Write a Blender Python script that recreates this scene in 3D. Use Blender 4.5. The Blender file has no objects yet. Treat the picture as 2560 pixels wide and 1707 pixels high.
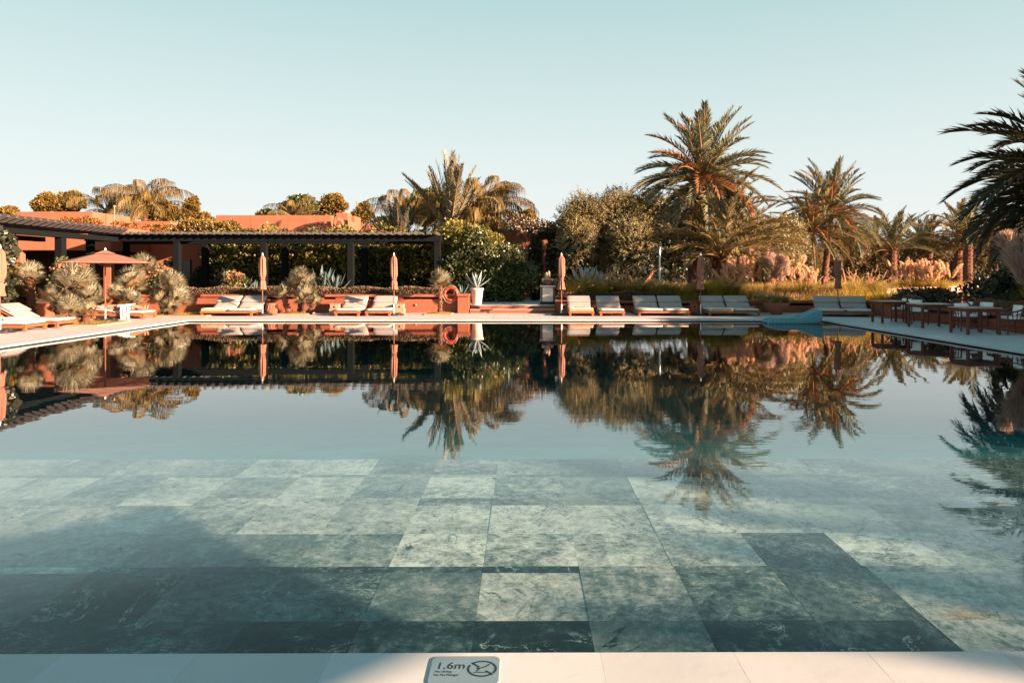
import bpy, bmesh, math, random
import numpy as np
from mathutils import Vector, Matrix, Euler

# ------------------------------------------------------------------ camera, sky, sun, exposure
scn = bpy.context.scene
COL = scn.collection
R = math.radians
F, HOR, VPX, CAMZ = 1850.0, 683.0, 1310.0, 1.70
cam = bpy.data.cameras.new('camera'); cam.lens = 26; cam.sensor_width = 36
cam.shift_x = -0.0155; cam.shift_y = -0.0666; cam.clip_end = 5000; cam.clip_start = 0.05
co = bpy.data.objects.new('camera', cam); COL.objects.link(co)
co.location = (0, 0, CAMZ); co.rotation_euler = (R(90), 0, R(-0.3))
scn.camera = co

SUN_AZ, SUN_EL = 63.0, 15.0      # degrees to the right of straight behind the camera; elevation
sdir = Vector((math.sin(R(SUN_AZ)) * math.cos(R(SUN_EL)), -math.cos(R(SUN_AZ)) * math.cos(R(SUN_EL)), math.sin(R(SUN_EL))))
w = bpy.data.worlds.new('World'); scn.world = w; w.use_nodes = True
nt = w.node_tree; nt.nodes.clear()
sky = nt.nodes.new('ShaderNodeTexSky'); sky.sky_type = 'NISHITA'; sky.sun_disc = False
sky.sun_elevation = R(SUN_EL); sky.sun_rotation = R(180 - SUN_AZ)
sky.air_density = 1.0; sky.dust_density = 2.0; sky.ozone_density = 2.0
hs = nt.nodes.new('ShaderNodeHueSaturation'); hs.inputs['Hue'].default_value = 0.475; hs.inputs['Saturation'].default_value = 0.55
mx = nt.nodes.new('ShaderNodeMix'); mx.data_type = 'RGBA'; mx.blend_type = 'MIX'
mx.inputs[0].default_value = 0.90
tcw = nt.nodes.new('ShaderNodeTexCoord'); sp = nt.nodes.new('ShaderNodeSeparateXYZ'); crw = nt.nodes.new('ShaderNodeValToRGB')
nt.links.new(tcw.outputs['Generated'], sp.inputs[0]); nt.links.new(sp.outputs['Z'], crw.inputs[0])
ew = crw.color_ramp.elements; ew[0].position = 0.0; ew[0].color = (0.80, 0.80, 0.79, 1); ew[1].position = 1.0; ew[1].color = (0.035, 0.17, 0.24, 1)
e2 = ew.new(0.14); e2.color = (0.66, 0.735, 0.715, 1); e3 = ew.new(0.36); e3.color = (0.39, 0.57, 0.575, 1); e4 = ew.new(0.60); e4.color = (0.105, 0.33, 0.39, 1)
gw = nt.nodes.new('ShaderNodeVectorMath'); gw.operation = 'SCALE'; gw.inputs['Scale'].default_value = 4.95
nt.links.new(crw.outputs[0], gw.inputs[0]); nt.links.new(gw.outputs[0], mx.inputs[7])
bg = nt.nodes.new('ShaderNodeBackground'); bg.inputs[1].default_value = 0.05
wo = nt.nodes.new('ShaderNodeOutputWorld')
nt.links.new(sky.outputs[0], hs.inputs['Color']); nt.links.new(hs.outputs[0], mx.inputs[6])
nt.links.new(mx.outputs[2], bg.inputs[0]); nt.links.new(bg.outputs[0], wo.inputs[0])
sl = bpy.data.lights.new('sun', 'SUN'); sl.energy = 5.0; sl.angle = R(0.55); sl.color = (1.0, 0.70, 0.48)
so = bpy.data.objects.new('sun', sl); COL.objects.link(so)
so.rotation_euler = sdir.to_track_quat('Z', 'Y').to_euler()
scn.view_settings.view_transform = 'Standard'; scn.view_settings.look = 'None'
scn.view_settings.exposure = 2.3; scn.view_settings.gamma = 1.0; scn.view_settings.use_curve_mapping = False
scn.cycles.max_bounces = 8; scn.cycles.transparent_max_bounces = 16

# ------------------------------------------------------------------ helpers
def PX(sx, D): return (sx - VPX) / F * D
def PZ(sy, D): return CAMZ - (sy - HOR) / F * D
rng = np.random.default_rng(7)
random.seed(7)

def tag(o, label=None, cat=None, group=None, kind=None):
    if label: o['label'] = label
    if cat: o['category'] = cat
    if group: o['group'] = group
    if kind: o['kind'] = kind
    return o

def empty(name, loc, rz=0.0, label=None, cat=None, group=None):
    o = bpy.data.objects.new(name, None); COL.objects.link(o)
    o.location = loc; o.rotation_euler = (0, 0, rz); o.empty_display_size = 0.1
    return tag(o, label, cat, group)

def link(name, me, parent=None, loc=(0, 0, 0), rot=(0, 0, 0), scale=None):
    o = bpy.data.objects.new(name, me); COL.objects.link(o)
    o.location = loc; o.rotation_euler = rot
    if scale is not None: o.scale = scale if hasattr(scale, '__len__') else (scale,) * 3
    if parent: o.parent = parent
    return o

def kids(o): return [c for c in bpy.data.objects if c.parent == o]
CH = {}
def copy_tree(o, loc, rz=None, label=None, scale=None):
    def rec(s, par):
        c = s.copy(); COL.objects.link(c)
        if par: c.parent = par
        for k in s.children: rec(k, c)
        return c
    c = rec(o, None); c.location = loc
    if rz is not None: c.rotation_euler = (0, 0, rz)
    if scale is not None: c.scale = scale if hasattr(scale, '__len__') else (scale,) * 3
    if label: c['label'] = label
    return c

class MB:
    def __init__(s): s.v = []; s.f = []
    def add(s, vs, fs):
        n = len(s.v); s.v += [tuple(p) for p in vs]; s.f += [tuple(i + n for i in f) for f in fs]
    def box(s, x0, x1, y0, y1, z0, z1, M=None):
        vs = [Vector(p) for p in ((x0,y0,z0),(x1,y0,z0),(x1,y1,z0),(x0,y1,z0),(x0,y0,z1),(x1,y0,z1),(x1,y1,z1),(x0,y1,z1))]
        if M: vs = [M @ p for p in vs]
        s.add(vs, [(0,3,2,1),(4,5,6,7),(0,1,5,4),(1,2,6,5),(2,3,7,6),(3,0,4,7)]); return s
    def cbox(s, x0, x1, y0, y1, z0, z1, b=0.01, M=None):
        bm = bmesh.new(); bmesh.ops.create_cube(bm, size=1)
        for v in bm.verts: v.co = Vector(((x0+x1)/2+v.co.x*(x1-x0), (y0+y1)/2+v.co.y*(y1-y0), (z0+z1)/2+v.co.z*(z1-z0)))
        bmesh.ops.bevel(bm, geom=bm.edges[:], offset=b, segments=1, affect='EDGES')
        bm.verts.index_update()
        vs = [v.co.copy() for v in bm.verts]
        if M: vs = [M @ p for p in vs]
        s.add(vs, [[v.index for v in f.verts] for f in bm.faces]); bm.free(); return s
    def tube(s, pts, rad, n=6, cap=True):
        pts = [Vector(p) for p in pts]
        if not hasattr(rad, '__len__'): rad = [rad] * len(pts)
        base = len(s.v); up = Vector((0.01, 0.02, 1))
        for i, p in enumerate(pts):
            t = (pts[min(i+1, len(pts)-1)] - pts[max(i-1, 0)]).normalized()
            a = t.cross(up if abs(t.z) < 0.95 else Vector((1, 0.03, 0))).normalized(); b = t.cross(a)
            for k in range(n):
                an = 2*math.pi*k/n
                s.v.append(tuple(p + (a*math.cos(an) + b*math.sin(an))*rad[i]))
        for i in range(len(pts)-1):
            for k in range(n):
                k2 = (k+1) % n
                s.f.append((base+i*n+k, base+i*n+k2, base+(i+1)*n+k2, base+(i+1)*n+k))
        if cap:
            s.f.append(tuple(base+k for k in range(n)))
            s.f.append(tuple(base+(len(pts)-1)*n+k for k in reversed(range(n))))
        return s
    def lathe(s, prof, n=24, c=(0,0,0), rf=None, cap=True):
        base = len(s.v)
        for i, (r, z) in enumerate(prof):
            for k in range(n):
                an = 2*math.pi*k/n
                rr = r * (rf(an, z) if rf else 1)
                s.v.append((c[0]+rr*math.cos(an), c[1]+rr*math.sin(an), c[2]+z))
        for i in range(len(prof)-1):
            for k in range(n):
                k2 = (k+1) % n
                s.f.append((base+i*n+k, base+i*n+k2, base+(i+1)*n+k2, base+(i+1)*n+k))
        if cap:
            s.f.append(tuple(base+k for k in reversed(range(n))))
            s.f.append(tuple(base+(len(prof)-1)*n+k for k in range(n)))
        return s
    def torus(s, R0, r, n=40, m=10, c=(0,0,0), axis='y', a0=0, a1=2*math.pi):
        closed = abs(a1-a0-2*math.pi) < 1e-6
        pts = []; N = n if closed else n+1; base = len(s.v)
        for i in range(N):
            a = a0+(a1-a0)*i/n
            for k in range(m):
                b = 2*math.pi*k/m; q = R0+r*math.cos(b)
                if axis == 'y': p = (c[0]+q*math.cos(a), c[1]+r*math.sin(b), c[2]+q*math.sin(a))
                else: p = (c[0]+q*math.cos(a), c[1]+q*math.sin(a), c[2]+r*math.sin(b))
                s.v.append(p)
        for i in range(n):
            for k in range(m):
                i2 = (i+1) % N; k2 = (k+1) % m
                s.f.append((base+i*m+k, base+i2*m+k, base+i2*m+k2, base+i*m+k2))
        return s
    def prism(s, poly, d0, d1, plane='xz'):
        n = len(poly)
        def P(u, v, d): return (u, d, v) if plane == 'xz' else ((d, u, v) if plane == 'yz' else (u, v, d))
        s.add([P(u, v, d0) for u, v in poly] + [P(u, v, d1) for u, v in poly],
              [tuple(range(n)), tuple(n+i for i in reversed(range(n)))] + [(i, n+i, n+(i+1) % n, (i+1) % n) for i in range(n)])
        return s
    def mesh(s, name, mat, smooth=False):
        me = bpy.data.meshes.new(name); me.from_pydata(s.v, [], s.f)
        bm = bmesh.new(); bm.from_mesh(me); bmesh.ops.recalc_face_normals(bm, faces=bm.faces[:]); bm.to_mesh(me); bm.free()
        if mat: me.materials.append(mat)
        if smooth: me.shade_smooth()
        return me
    def build(s, name, mat, parent=None, smooth=False, loc=(0,0,0), rot=(0,0,0)):
        return link(name, s.mesh(name, mat, smooth), parent, loc, rot)

def np_mesh(name, V, nper, mat, smooth=False):
    """V: (n*nper,3) array; every nper verts form one polygon."""
    n = len(V)//nper
    me = bpy.data.meshes.new(name)
    me.vertices.add(len(V)); me.vertices.foreach_set('co', np.ascontiguousarray(V, dtype=np.float32).ravel())
    me.loops.add(n*nper); me.loops.foreach_set('vertex_index', np.arange(n*nper, dtype=np.int32))
    me.polygons.add(n); me.polygons.foreach_set('loop_start', np.arange(0, n*nper, nper, dtype=np.int32))
    me.polygons.foreach_set('loop_total', np.full(n, nper, dtype=np.int32))
    me.update(calc_edges=True)
    if mat: me.materials.append(mat)
    return me

# ------------------------------------------------------------------ materials
def newmat(name):
    m = bpy.data.materials.new(name); m.use_nodes = True
    t = m.node_tree; t.nodes.clear(); return m, t
def node(t, typ, **kw):
    n = t.nodes.new(typ)
    for k, v in kw.items():
        if k in n.inputs: n.inputs[k].default_value = v
        else: setattr(n, k, v)
    return n
def c4(c): return (c[0], c[1], c[2], 1.0)
def mixc(t, fac, a, b, blend='MIX'):
    n = t.nodes.new('ShaderNodeMix'); n.data_type = 'RGBA'; n.blend_type = blend
    for i, x in ((0, fac), (6, a), (7, b)):
        if hasattr(x, 'is_linked'): t.links.new(x, n.inputs[i])
        elif hasattr(x, '__len__'): n.inputs[i].default_value = c4(x)
        else: n.inputs[i].default_value = x
    return n.outputs[2]
def ramp(t, src, p0, p1):
    n = t.nodes.new('ShaderNodeMapRange'); n.inputs[1].default_value = p0; n.inputs[2].default_value = p1
    t.links.new(src, n.inputs[0]); return n.outputs[0]
def coords(t, scale=(1,1,1), kind='Object'):
    tc = t.nodes.new('ShaderNodeTexCoord'); mp = t.nodes.new('ShaderNodeMapping'); mp.inputs['Scale'].default_value = scale
    t.links.new(tc.outputs[kind], mp.inputs[0]); return mp.outputs[0]
def noise(t, vec, scale, detail=4, rough=0.6, dist=0.0):
    n = node(t, 'ShaderNodeTexNoise', Scale=scale, Detail=detail, Roughness=rough, Distortion=dist)
    if vec: t.links.new(vec, n.inputs['Vector'])
    return n.outputs[0]
def finish(t, color, rough=0.7, bumpsrc=None, bump=0.2, bdist=0.01, spec=0.3, metal=0.0):
    p = t.nodes.new('ShaderNodeBsdfPrincipled'); o = t.nodes.new('ShaderNodeOutputMaterial')
    if hasattr(color, 'is_linked'): t.links.new(color, p.inputs['Base Color'])
    else: p.inputs['Base Color'].default_value = c4(color)
    if hasattr(rough, 'is_linked'): t.links.new(rough, p.inputs['Roughness'])
    else: p.inputs['Roughness'].default_value = rough
    p.inputs['Specular IOR Level'].default_value = spec; p.inputs['Metallic'].default_value = metal
    if bumpsrc is not None:
        b = node(t, 'ShaderNodeBump', Strength=bump, Distance=bdist); t.links.new(bumpsrc, b.inputs['Height'])
        t.links.new(b.outputs[0], p.inputs['Normal'])
    t.links.new(p.outputs[0], o.inputs[0]); return p
def simple(name, c1, c2=None, scale=6, rough=0.7, bump=0.15, stretch=(1,1,1), bdist=0.01, spec=0.3, metal=0.0, kind='Object', lo=0.35, hi=0.7):
    m, t = newmat(name); c2 = c2 or tuple(x*0.75 for x in c1)
    v = coords(t, stretch, kind); n1 = noise(t, v, scale, 6)
    col = mixc(t, ramp(t, n1, lo, hi), c1, c2)
    n2 = noise(t, v, scale*6, 4)
    finish(t, col, rough, n2, bump, bdist, spec, metal); return m
def stucco(name, c1, c2):
    m, t = newmat(name)
    v = coords(t, (1, 1, 1)); vs = coords(t, (3.0, 3.0, 0.18))
    col = mixc(t, ramp(t, noise(t, v, 0.8, 6), 0.3, 0.75), c1, c2)
    st = ramp(t, noise(t, vs, 1.6, 5, 0.7), 0.52, 0.75)
    mu = node(t, 'ShaderNodeMath', operation='MULTIPLY'); t.links.new(st, mu.inputs[0]); mu.inputs[1].default_value = 0.45
    col = mixc(t, mu.outputs[0], col, tuple(x*0.55 for x in c2))
    finish(t, col, 0.9, noise(t, v, 22, 5), 0.35, 0.02, 0.1); return m
def leafmat(name, c1, c2, trans=0.35, rough=0.55, spec=0.25, third=None):
    m, t = newmat(name)
    g = t.nodes.new('ShaderNodeNewGeometry')
    col = mixc(t, g.outputs['Random Per Island'], c1, c2)
    if third:
        v = coords(t, (1,1,1)); col = mixc(t, ramp(t, noise(t, v, 0.7, 3), 0.45, 0.62), col, third)
    d = t.nodes.new('ShaderNodeBsdfPrincipled'); d.inputs['Roughness'].default_value = rough; d.inputs['Specular IOR Level'].default_value = spec
    tr = t.nodes.new('ShaderNodeBsdfTranslucent'); ms = t.nodes.new('ShaderNodeMixShader'); o = t.nodes.new('ShaderNodeOutputMaterial')
    t.links.new(col, d.inputs['Base Color'])
    t.links.new(mixc(t, 0.6, col, (1.0, 0.75, 0.25), 'MULTIPLY'), tr.inputs[0])
    ms.inputs[0].default_value = trans
    t.links.new(d.outputs[0], ms.inputs[1]); t.links.new(tr.outputs[0], ms.inputs[2]); t.links.new(ms.outputs[0], o.inputs[0])
    return m

M = {}
M['terra'] = stucco('terracotta_stucco', (0.34, 0.122, 0.072), (0.28, 0.097, 0.058))
M['terra_wall'] = stucco('terracotta_low_wall', (0.29, 0.094, 0.055), (0.225, 0.07, 0.042))
M['slot'] = simple('dark_slot', (0.02, 0.016, 0.014), rough=0.9)
M['pergola'] = simple('dark_stained_timber', (0.007, 0.008, 0.0085), (0.005, 0.0055, 0.006), 3, 0.7, 0.2, (1, 1, 8), spec=0.08)
M['rafter'] = simple('sunlit_rafter', (0.075, 0.060, 0.058), (0.045, 0.037, 0.036), 3, 0.75, 0.2, (8, 1, 8))  # paler than the posts: sunlight on the rafters put into the colour
M['teak'] = simple('teak', (0.29, 0.092, 0.032), (0.20, 0.06, 0.022), 5, 0.55, 0.15, (1, 6, 6))
M['cushion'] = simple('cushion_canvas', (0.36, 0.29, 0.27), (0.31, 0.25, 0.235), 9, 0.9, 0.25, bdist=0.004)  # darker than the mattress: shade on the raised backs put into the colour
M['mattress'] = simple('mattress_canvas', (0.54, 0.48, 0.45), (0.47, 0.415, 0.39), 9, 0.9, 0.25, bdist=0.004)
M['towel_white'] = simple('white_towel', (0.82, 0.80, 0.77), (0.74, 0.71, 0.67), 14, 0.95, 0.5, bdist=0.006)
M['towel_tan'] = simple('tan_towel', (0.42, 0.22, 0.12), (0.34, 0.17, 0.09), 12, 0.9, 0.4)
M['fringe'] = simple('orange_fringe', (0.52, 0.24, 0.10), (0.70, 0.50, 0.34), 30, 0.9, 0.3)
M['canopy'] = simple('parasol_canvas', (0.27, 0.122, 0.084), (0.225, 0.10, 0.068), 5, 0.85, 0.2, bdist=0.006)
M['pole'] = simple('parasol_pole', (0.20, 0.065, 0.04), (0.14, 0.05, 0.03), 8, 0.5, 0.1)
M['metal_grey'] = simple('grey_metal', (0.55, 0.57, 0.58), (0.48, 0.50, 0.51), 8, 0.35, 0.05, metal=0.6)
M['black'] = simple('black_iron', (0.012, 0.013, 0.015), (0.02, 0.02, 0.02), 8, 0.45, 0.2)
M['white_pot'] = simple('white_glazed_pot', (0.62, 0.53, 0.475), (0.55, 0.46, 0.41), 4, 0.6, 0.1)
M['pink_stone'] = simple('pink_sandstone', (0.42, 0.225, 0.16), (0.35, 0.175, 0.12), 10, 0.8, 0.3)
M['terracotta_bowl'] = simple('terracotta_bowl', (0.30, 0.105, 0.065), (0.24, 0.082, 0.052), 4, 0.75, 0.15)
M['red_buoy'] = simple('red_plastic', (0.46, 0.035, 0.018), (0.40, 0.03, 0.015), 4, 0.4, 0.05, spec=0.5)
M['white_paint'] = simple('white_paint', (0.78, 0.76, 0.73), (0.70, 0.68, 0.65), 6, 0.6, 0.1)
M['rope'] = simple('rope', (0.55, 0.45, 0.36), rough=0.9)
M['soil'] = simple('soil', (0.10, 0.062, 0.032), (0.16, 0.10, 0.045), 5, 0.95, 0.6, bdist=0.05)
M['gravel_bed'] = simple('planting_bed', (0.22, 0.14, 0.05), (0.13, 0.10, 0.03), 9, 0.95, 0.6, bdist=0.03)
M['dark_room'] = simple('shaded_interior', (0.035, 0.020, 0.017), (0.022, 0.016, 0.015), 2, 0.8, 0.1)  # loggia walls near black: the shade inside is put into the colour
M['dark_glass'] = simple('dark_glazing', (0.012, 0.016, 0.018), (0.01, 0.012, 0.014), 2, 0.12, 0.0, spec=0.5)
M['trunk'] = simple('palm_trunk', (0.20, 0.085, 0.050), (0.085, 0.04, 0.028), 7, 0.95, 0.8, (1, 1, 2), 0.04)
M['bark'] = simple('olive_bark', (0.30, 0.13, 0.07), (0.17, 0.08, 0.045), 6, 0.95, 0.7, (2, 2, 0.6), 0.03)
M['skin'] = simple('skin', (0.40, 0.18, 0.115), (0.36, 0.16, 0.10), 6, 0.5, 0.05)
M['hair'] = simple('hair', (0.03, 0.016, 0.010), rough=0.6)
M['cane'] = simple('dark_cane', (0.13, 0.030, 0.018), (0.075, 0.02, 0.013), 8, 0.4, 0.15, (1, 1, 4), spec=0.5)
M['table_top'] = simple('table_top', (0.36, 0.22, 0.16), (0.28, 0.16, 0.11), 4, 0.4, 0.1, (1, 6, 1))
M['pillow_white'] = simple('white_cushion', (0.78, 0.76, 0.74), (0.70, 0.68, 0.66), 12, 0.9, 0.2)
M['cactus'] = simple('cactus', (0.46, 0.30, 0.20), (0.34, 0.20, 0.13), 16, 0.9, 0.6)
M['dark_pot'] = simple('dark_pot', (0.10, 0.045, 0.038), (0.07, 0.03, 0.027), 6, 0.35, 0.1)
M['darkwall'] = simple('shade_backing', (0.10, 0.045, 0.03), (0.07, 0.035, 0.025), 3, 0.9, 0.3)
# foliage
M['date'] = leafmat('date_palm_leaflet', (0.058, 0.085, 0.056), (0.31, 0.265, 0.145), 0.27, 0.45, 0.4)
M['date_gold'] = leafmat('golden_palm_leaflet', (0.12, 0.115, 0.06), (0.40, 0.30, 0.14), 0.27, 0.45, 0.35)
M['date_dark'] = leafmat('date_palm_dark_leaflet', (0.055, 0.066, 0.048), (0.10, 0.085, 0.05), 0.2, 0.45, 0.4)  # darker date leaflet; shade on the near palm put into its colour
M['rachis'] = simple('frond_stalk', (0.30, 0.17, 0.075), (0.22, 0.12, 0.05), 4, 0.6, 0.1)
M['date_orange'] = leafmat('dry_palm_leaflet', (0.28, 0.12, 0.05), (0.36, 0.18, 0.085), 0.25, 0.6, 0.2)
M['queen'] = leafmat('queen_palm_leaflet', (0.12, 0.09, 0.026), (0.25, 0.15, 0.04), 0.3, 0.5, 0.3)
M['fan'] = leafmat('fan_palm_leaf', (0.055, 0.058, 0.036), (0.25, 0.205, 0.13), 0.2, 0.45, 0.35)
M['fan_old'] = leafmat('dry_fan_leaf', (0.20, 0.11, 0.045), (0.27, 0.165, 0.075), 0.2, 0.6, 0.2)
M['olive'] = leafmat('olive_leaf', (0.16, 0.145, 0.072), (0.46, 0.37, 0.21), 0.25, 0.5, 0.4, third=(0.22, 0.165, 0.065))
M['sunny'] = leafmat('sunlit_creeper_leaf', (0.13, 0.125, 0.032), (0.30, 0.235, 0.06), 0.3)  # paler copy of the creeper leaf, with sunlight put into its colour
M['far_olive'] = leafmat('far_olive_leaf', (0.10, 0.078, 0.038), (0.24, 0.155, 0.075), 0.2)
M['bush'] = leafmat('orange_green_bush', (0.12, 0.09, 0.022), (0.28, 0.165, 0.035), 0.3)
M['hedge'] = leafmat('creeper_leaf', (0.036, 0.060, 0.022), (0.13, 0.125, 0.036), 0.22, 0.4, 0.45)
M['darkbush'] = leafmat('dark_shrub_leaf', (0.018, 0.026, 0.016), (0.046, 0.044, 0.022), 0.2, 0.45, 0.4)  # near-black leaf; shade inside crowns and behind the terrace put into its colour
M['clipped'] = leafmat('clipped_hedge_leaf', (0.10, 0.075, 0.045), (0.20, 0.125, 0.08), 0.2)
M['bougain'] = leafmat('bougainvillea_flower', (0.62, 0.035, 0.03), (0.55, 0.10, 0.045), 0.3)
M['whiteflower'] = leafmat('white_flower', (0.72, 0.55, 0.42), (0.66, 0.62, 0.55), 0.3)
M['pinkflower'] = leafmat('pink_flower', (0.66, 0.25, 0.17), (0.55, 0.18, 0.10), 0.3)
M['grass'] = leafmat('grass_blade', (0.27, 0.215, 0.045), (0.50, 0.34, 0.065), 0.35, 0.6, 0.2)
M['grass_green'] = leafmat('green_grass_blade', (0.17, 0.16, 0.04), (0.38, 0.26, 0.055), 0.3, 0.6, 0.2)
M['fount'] = leafmat('fountain_grass_plume', (0.58, 0.31, 0.21), (0.68, 0.42, 0.31), 0.4, 0.8, 0.1)
M['pampas'] = leafmat('pampas_plume', (0.72, 0.48, 0.34), (0.82, 0.62, 0.48), 0.4, 0.9, 0.1)
M['pampas_grey'] = leafmat('grey_pampas_plume', (0.42, 0.29, 0.25), (0.52, 0.38, 0.33), 0.4, 0.9, 0.1)
M['agave'] = simple('agave_leaf', (0.30, 0.36, 0.36), (0.22, 0.28, 0.28), 5, 0.5, 0.1)
M['agave_dark'] = simple('shaded_agave_leaf', (0.09, 0.13, 0.13), (0.06, 0.09, 0.09), 5, 0.5, 0.1)  # darker agave leaf: shade under the pergola put into the colour

# deck stone
def deckmat(name, c1, c2, joints=None):
    m, t = newmat(name)
    v = coords(t, (1, 1, 1), 'Object')
    oi = t.nodes.new('ShaderNodeObjectInfo')
    va = t.nodes.new('ShaderNodeVectorMath'); va.operation = 'MULTIPLY_ADD'; va.inputs[1].default_value = (37, 53, 71)
    cb = t.nodes.new('ShaderNodeCombineXYZ')
    for i in range(3): t.links.new(oi.outputs['Random'], cb.inputs[i])
    t.links.new(cb.outputs[0], va.inputs[0]); t.links.new(v, va.inputs[2])
    col = mixc(t, ramp(t, noise(t, va.outputs[0], 1.3, 5, 0.6), 0.3, 0.7), c1, c2)
    wv = ramp(t, noise(t, va.outputs[0], 4.0, 8, 0.65, 1.5), 0.58, 0.72)
    mm = node(t, 'ShaderNodeMath', operation='MULTIPLY'); t.links.new(wv, mm.inputs[0]); mm.inputs[1].default_value = 0.22
    col = mixc(t, mm.outputs[0], col, tuple(x*0.6 for x in c2))
    rv = node(t, 'ShaderNodeMapRange'); t.links.new(oi.outputs['Random'], rv.inputs[0]); rv.inputs[3].default_value = 0.90; rv.inputs[4].default_value = 1.04
    col = mixc(t, 1.0, col, rv.outputs[0], 'MULTIPLY')
    if joints:
        br = t.nodes.new('ShaderNodeTexBrick'); br.offset = 0.0
        br.inputs['Scale'].default_value = 1; br.inputs['Brick Width'].default_value = 0.6; br.inputs['Row Height'].default_value = 0.6
        br.inputs['Mortar Size'].default_value = 0.006
        br.inputs['Color1'].default_value = (1, 1, 1, 1); br.inputs['Color2'].default_value = (0.93, 0.92, 0.91, 1); br.inputs['Mortar'].default_value = (0.5, 0.48, 0.46, 1)
        t.links.new(v, br.inputs['Vector']); col = mixc(t, 1.0, col, br.outputs[0], 'MULTIPLY')
    finish(t, col, 0.55, noise(t, va.outputs[0], 18, 6), 0.12, 0.006, 0.35); return m
M['deck'] = deckmat('pale_deck_stone', (0.54, 0.495, 0.48), (0.475, 0.43, 0.42), True)
M['coping'] = deckmat('pale_coping_stone', (0.50, 0.48, 0.48), (0.44, 0.425, 0.425))

# underwater slate: each tile carries its own tone, lowered at the left for shadow
def tilemat():
    m, t = newmat('pool_slate_tile')
    v = coords(t, (1, 1, 1))
    oi = t.nodes.new('ShaderNodeObjectInfo')
    cb = t.nodes.new('ShaderNodeCombineXYZ')
    for i in range(3): t.links.new(oi.outputs['Random'], cb.inputs[i])
    va = t.nodes.new('ShaderNodeVectorMath'); va.operation = 'MULTIPLY_ADD'; va.inputs[1].default_value = (137, 91, 53)
    t.links.new(cb.outputs[0], va.inputs[0]); t.links.new(v, va.inputs[2]); V = va.outputs[0]
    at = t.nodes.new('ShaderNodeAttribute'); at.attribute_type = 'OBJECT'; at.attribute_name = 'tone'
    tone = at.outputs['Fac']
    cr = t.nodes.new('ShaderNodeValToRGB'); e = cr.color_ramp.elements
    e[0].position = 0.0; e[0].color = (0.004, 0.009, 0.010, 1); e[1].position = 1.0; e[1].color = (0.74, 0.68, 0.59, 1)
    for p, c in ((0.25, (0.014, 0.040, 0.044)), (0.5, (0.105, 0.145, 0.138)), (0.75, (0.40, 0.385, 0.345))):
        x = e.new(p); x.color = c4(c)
    # each tile is cut from the slab in its own direction; clouding, grain, flecks and fine veins vary its tone
    an = t.nodes.new('ShaderNodeMath'); an.operation = 'MULTIPLY'; an.inputs[1].default_value = 44.0; t.links.new(oi.outputs['Random'], an.inputs[0])
    vr = t.nodes.new('ShaderNodeVectorRotate'); vr.rotation_type = 'Z_AXIS'; t.links.new(V, vr.inputs['Vector']); t.links.new(an.outputs[0], vr.inputs['Angle']); V = vr.outputs[0]
    def ma(op, a, b, c=None):
        n = t.nodes.new('ShaderNodeMath'); n.operation = op
        for i, x in enumerate((a, b, c)):
            if x is None: continue
            if hasattr(x, 'is_linked'): t.links.new(x, n.inputs[i])
            else: n.inputs[i].default_value = x
        return n.outputs[0]
    mp = t.nodes.new('ShaderNodeMapping'); mp.inputs['Scale'].default_value = (2.6, 1.0, 1); t.links.new(V, mp.inputs[0]); VS = mp.outputs[0]
    n1 = noise(t, V, 1.7, 8, 0.62, 1.0); n2 = noise(t, V, 13, 10, 0.78, 0.3)
    def vein(scale, dist, wid, vec):
        q = noise(t, vec, scale, 7, 0.62, dist); return ma('SUBTRACT', 1.0, ramp(t, ma('ABSOLUTE', ma('SUBTRACT', q, 0.5), None), 0.0, wid))
    va_ = ma('MULTIPLY', vein(1.5, 1.6, 0.016, V), ramp(t, noise(t, V, 1.3, 3), 0.40, 0.60))
    vb_ = ma('MULTIPLY', vein(3.4, 2.6, 0.024, VS), ramp(t, noise(t, V, 2.1, 3), 0.48, 0.62))
    n3 = ma('MULTIPLY', ramp(t, noise(t, VS, 4.2, 9, 0.75, 1.2), 0.58, 0.64), ramp(t, noise(t, V, 1.0, 3), 0.45, 0.58))
    cons = ma('ADD', 0.35, ma('MULTIPLY', ramp(t, noise(t, cb.outputs[0], 31.0, 1), 0.35, 0.65), 0.9))
    tn = ma('ADD', tone, ma('MULTIPLY', ma('MULTIPLY', ma('SUBTRACT', n1, 0.5), 1.0), cons))
    tn = ma('ADD', tn, ma('MULTIPLY', ma('MULTIPLY', ma('SUBTRACT', n2, 0.5), 1.5), cons))
    tn = ma('SUBTRACT', tn, ma('MULTIPLY', n3, 0.55))
    sg = ma('MULTIPLY', ma('SUBTRACT', 0.54, tone), 1.5)
    tn = ma('ADD', tn, ma('MULTIPLY', ma('MAXIMUM', va_, vb_), sg))
    t.links.new(tn, cr.inputs[0])
    och = ramp(t, noise(t, V, 1.1, 4, 0.5), 0.60, 0.74)
    a2 = t.nodes.new('ShaderNodeAttribute'); a2.attribute_type = 'OBJECT'; a2.attribute_name = 'ochre'
    col = mixc(t, ma('MULTIPLY', och, a2.outputs['Fac']), cr.outputs[0], mixc(t, 1.0, cr.outputs[0], (1.35, 0.85, 0.58), 'MULTIPLY'))
    finish(t, col, 0.6, ma('ADD', n2, n3), 0.2, 0.004, 0.2)
    return m
M['tile'] = tilemat()
M['slope'] = simple('pale_pool_stone', (0.42, 0.43, 0.39), (0.24, 0.26, 0.24), 1.4, 0.7, 0.1)
M['deep'] = simple('deep_pool_stone', (0.11, 0.19, 0.17), (0.07, 0.125, 0.11), 0.8, 0.7, 0.1)
M['grout'] = simple('pool_grout', (0.26, 0.27, 0.25), rough=0.9)

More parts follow.
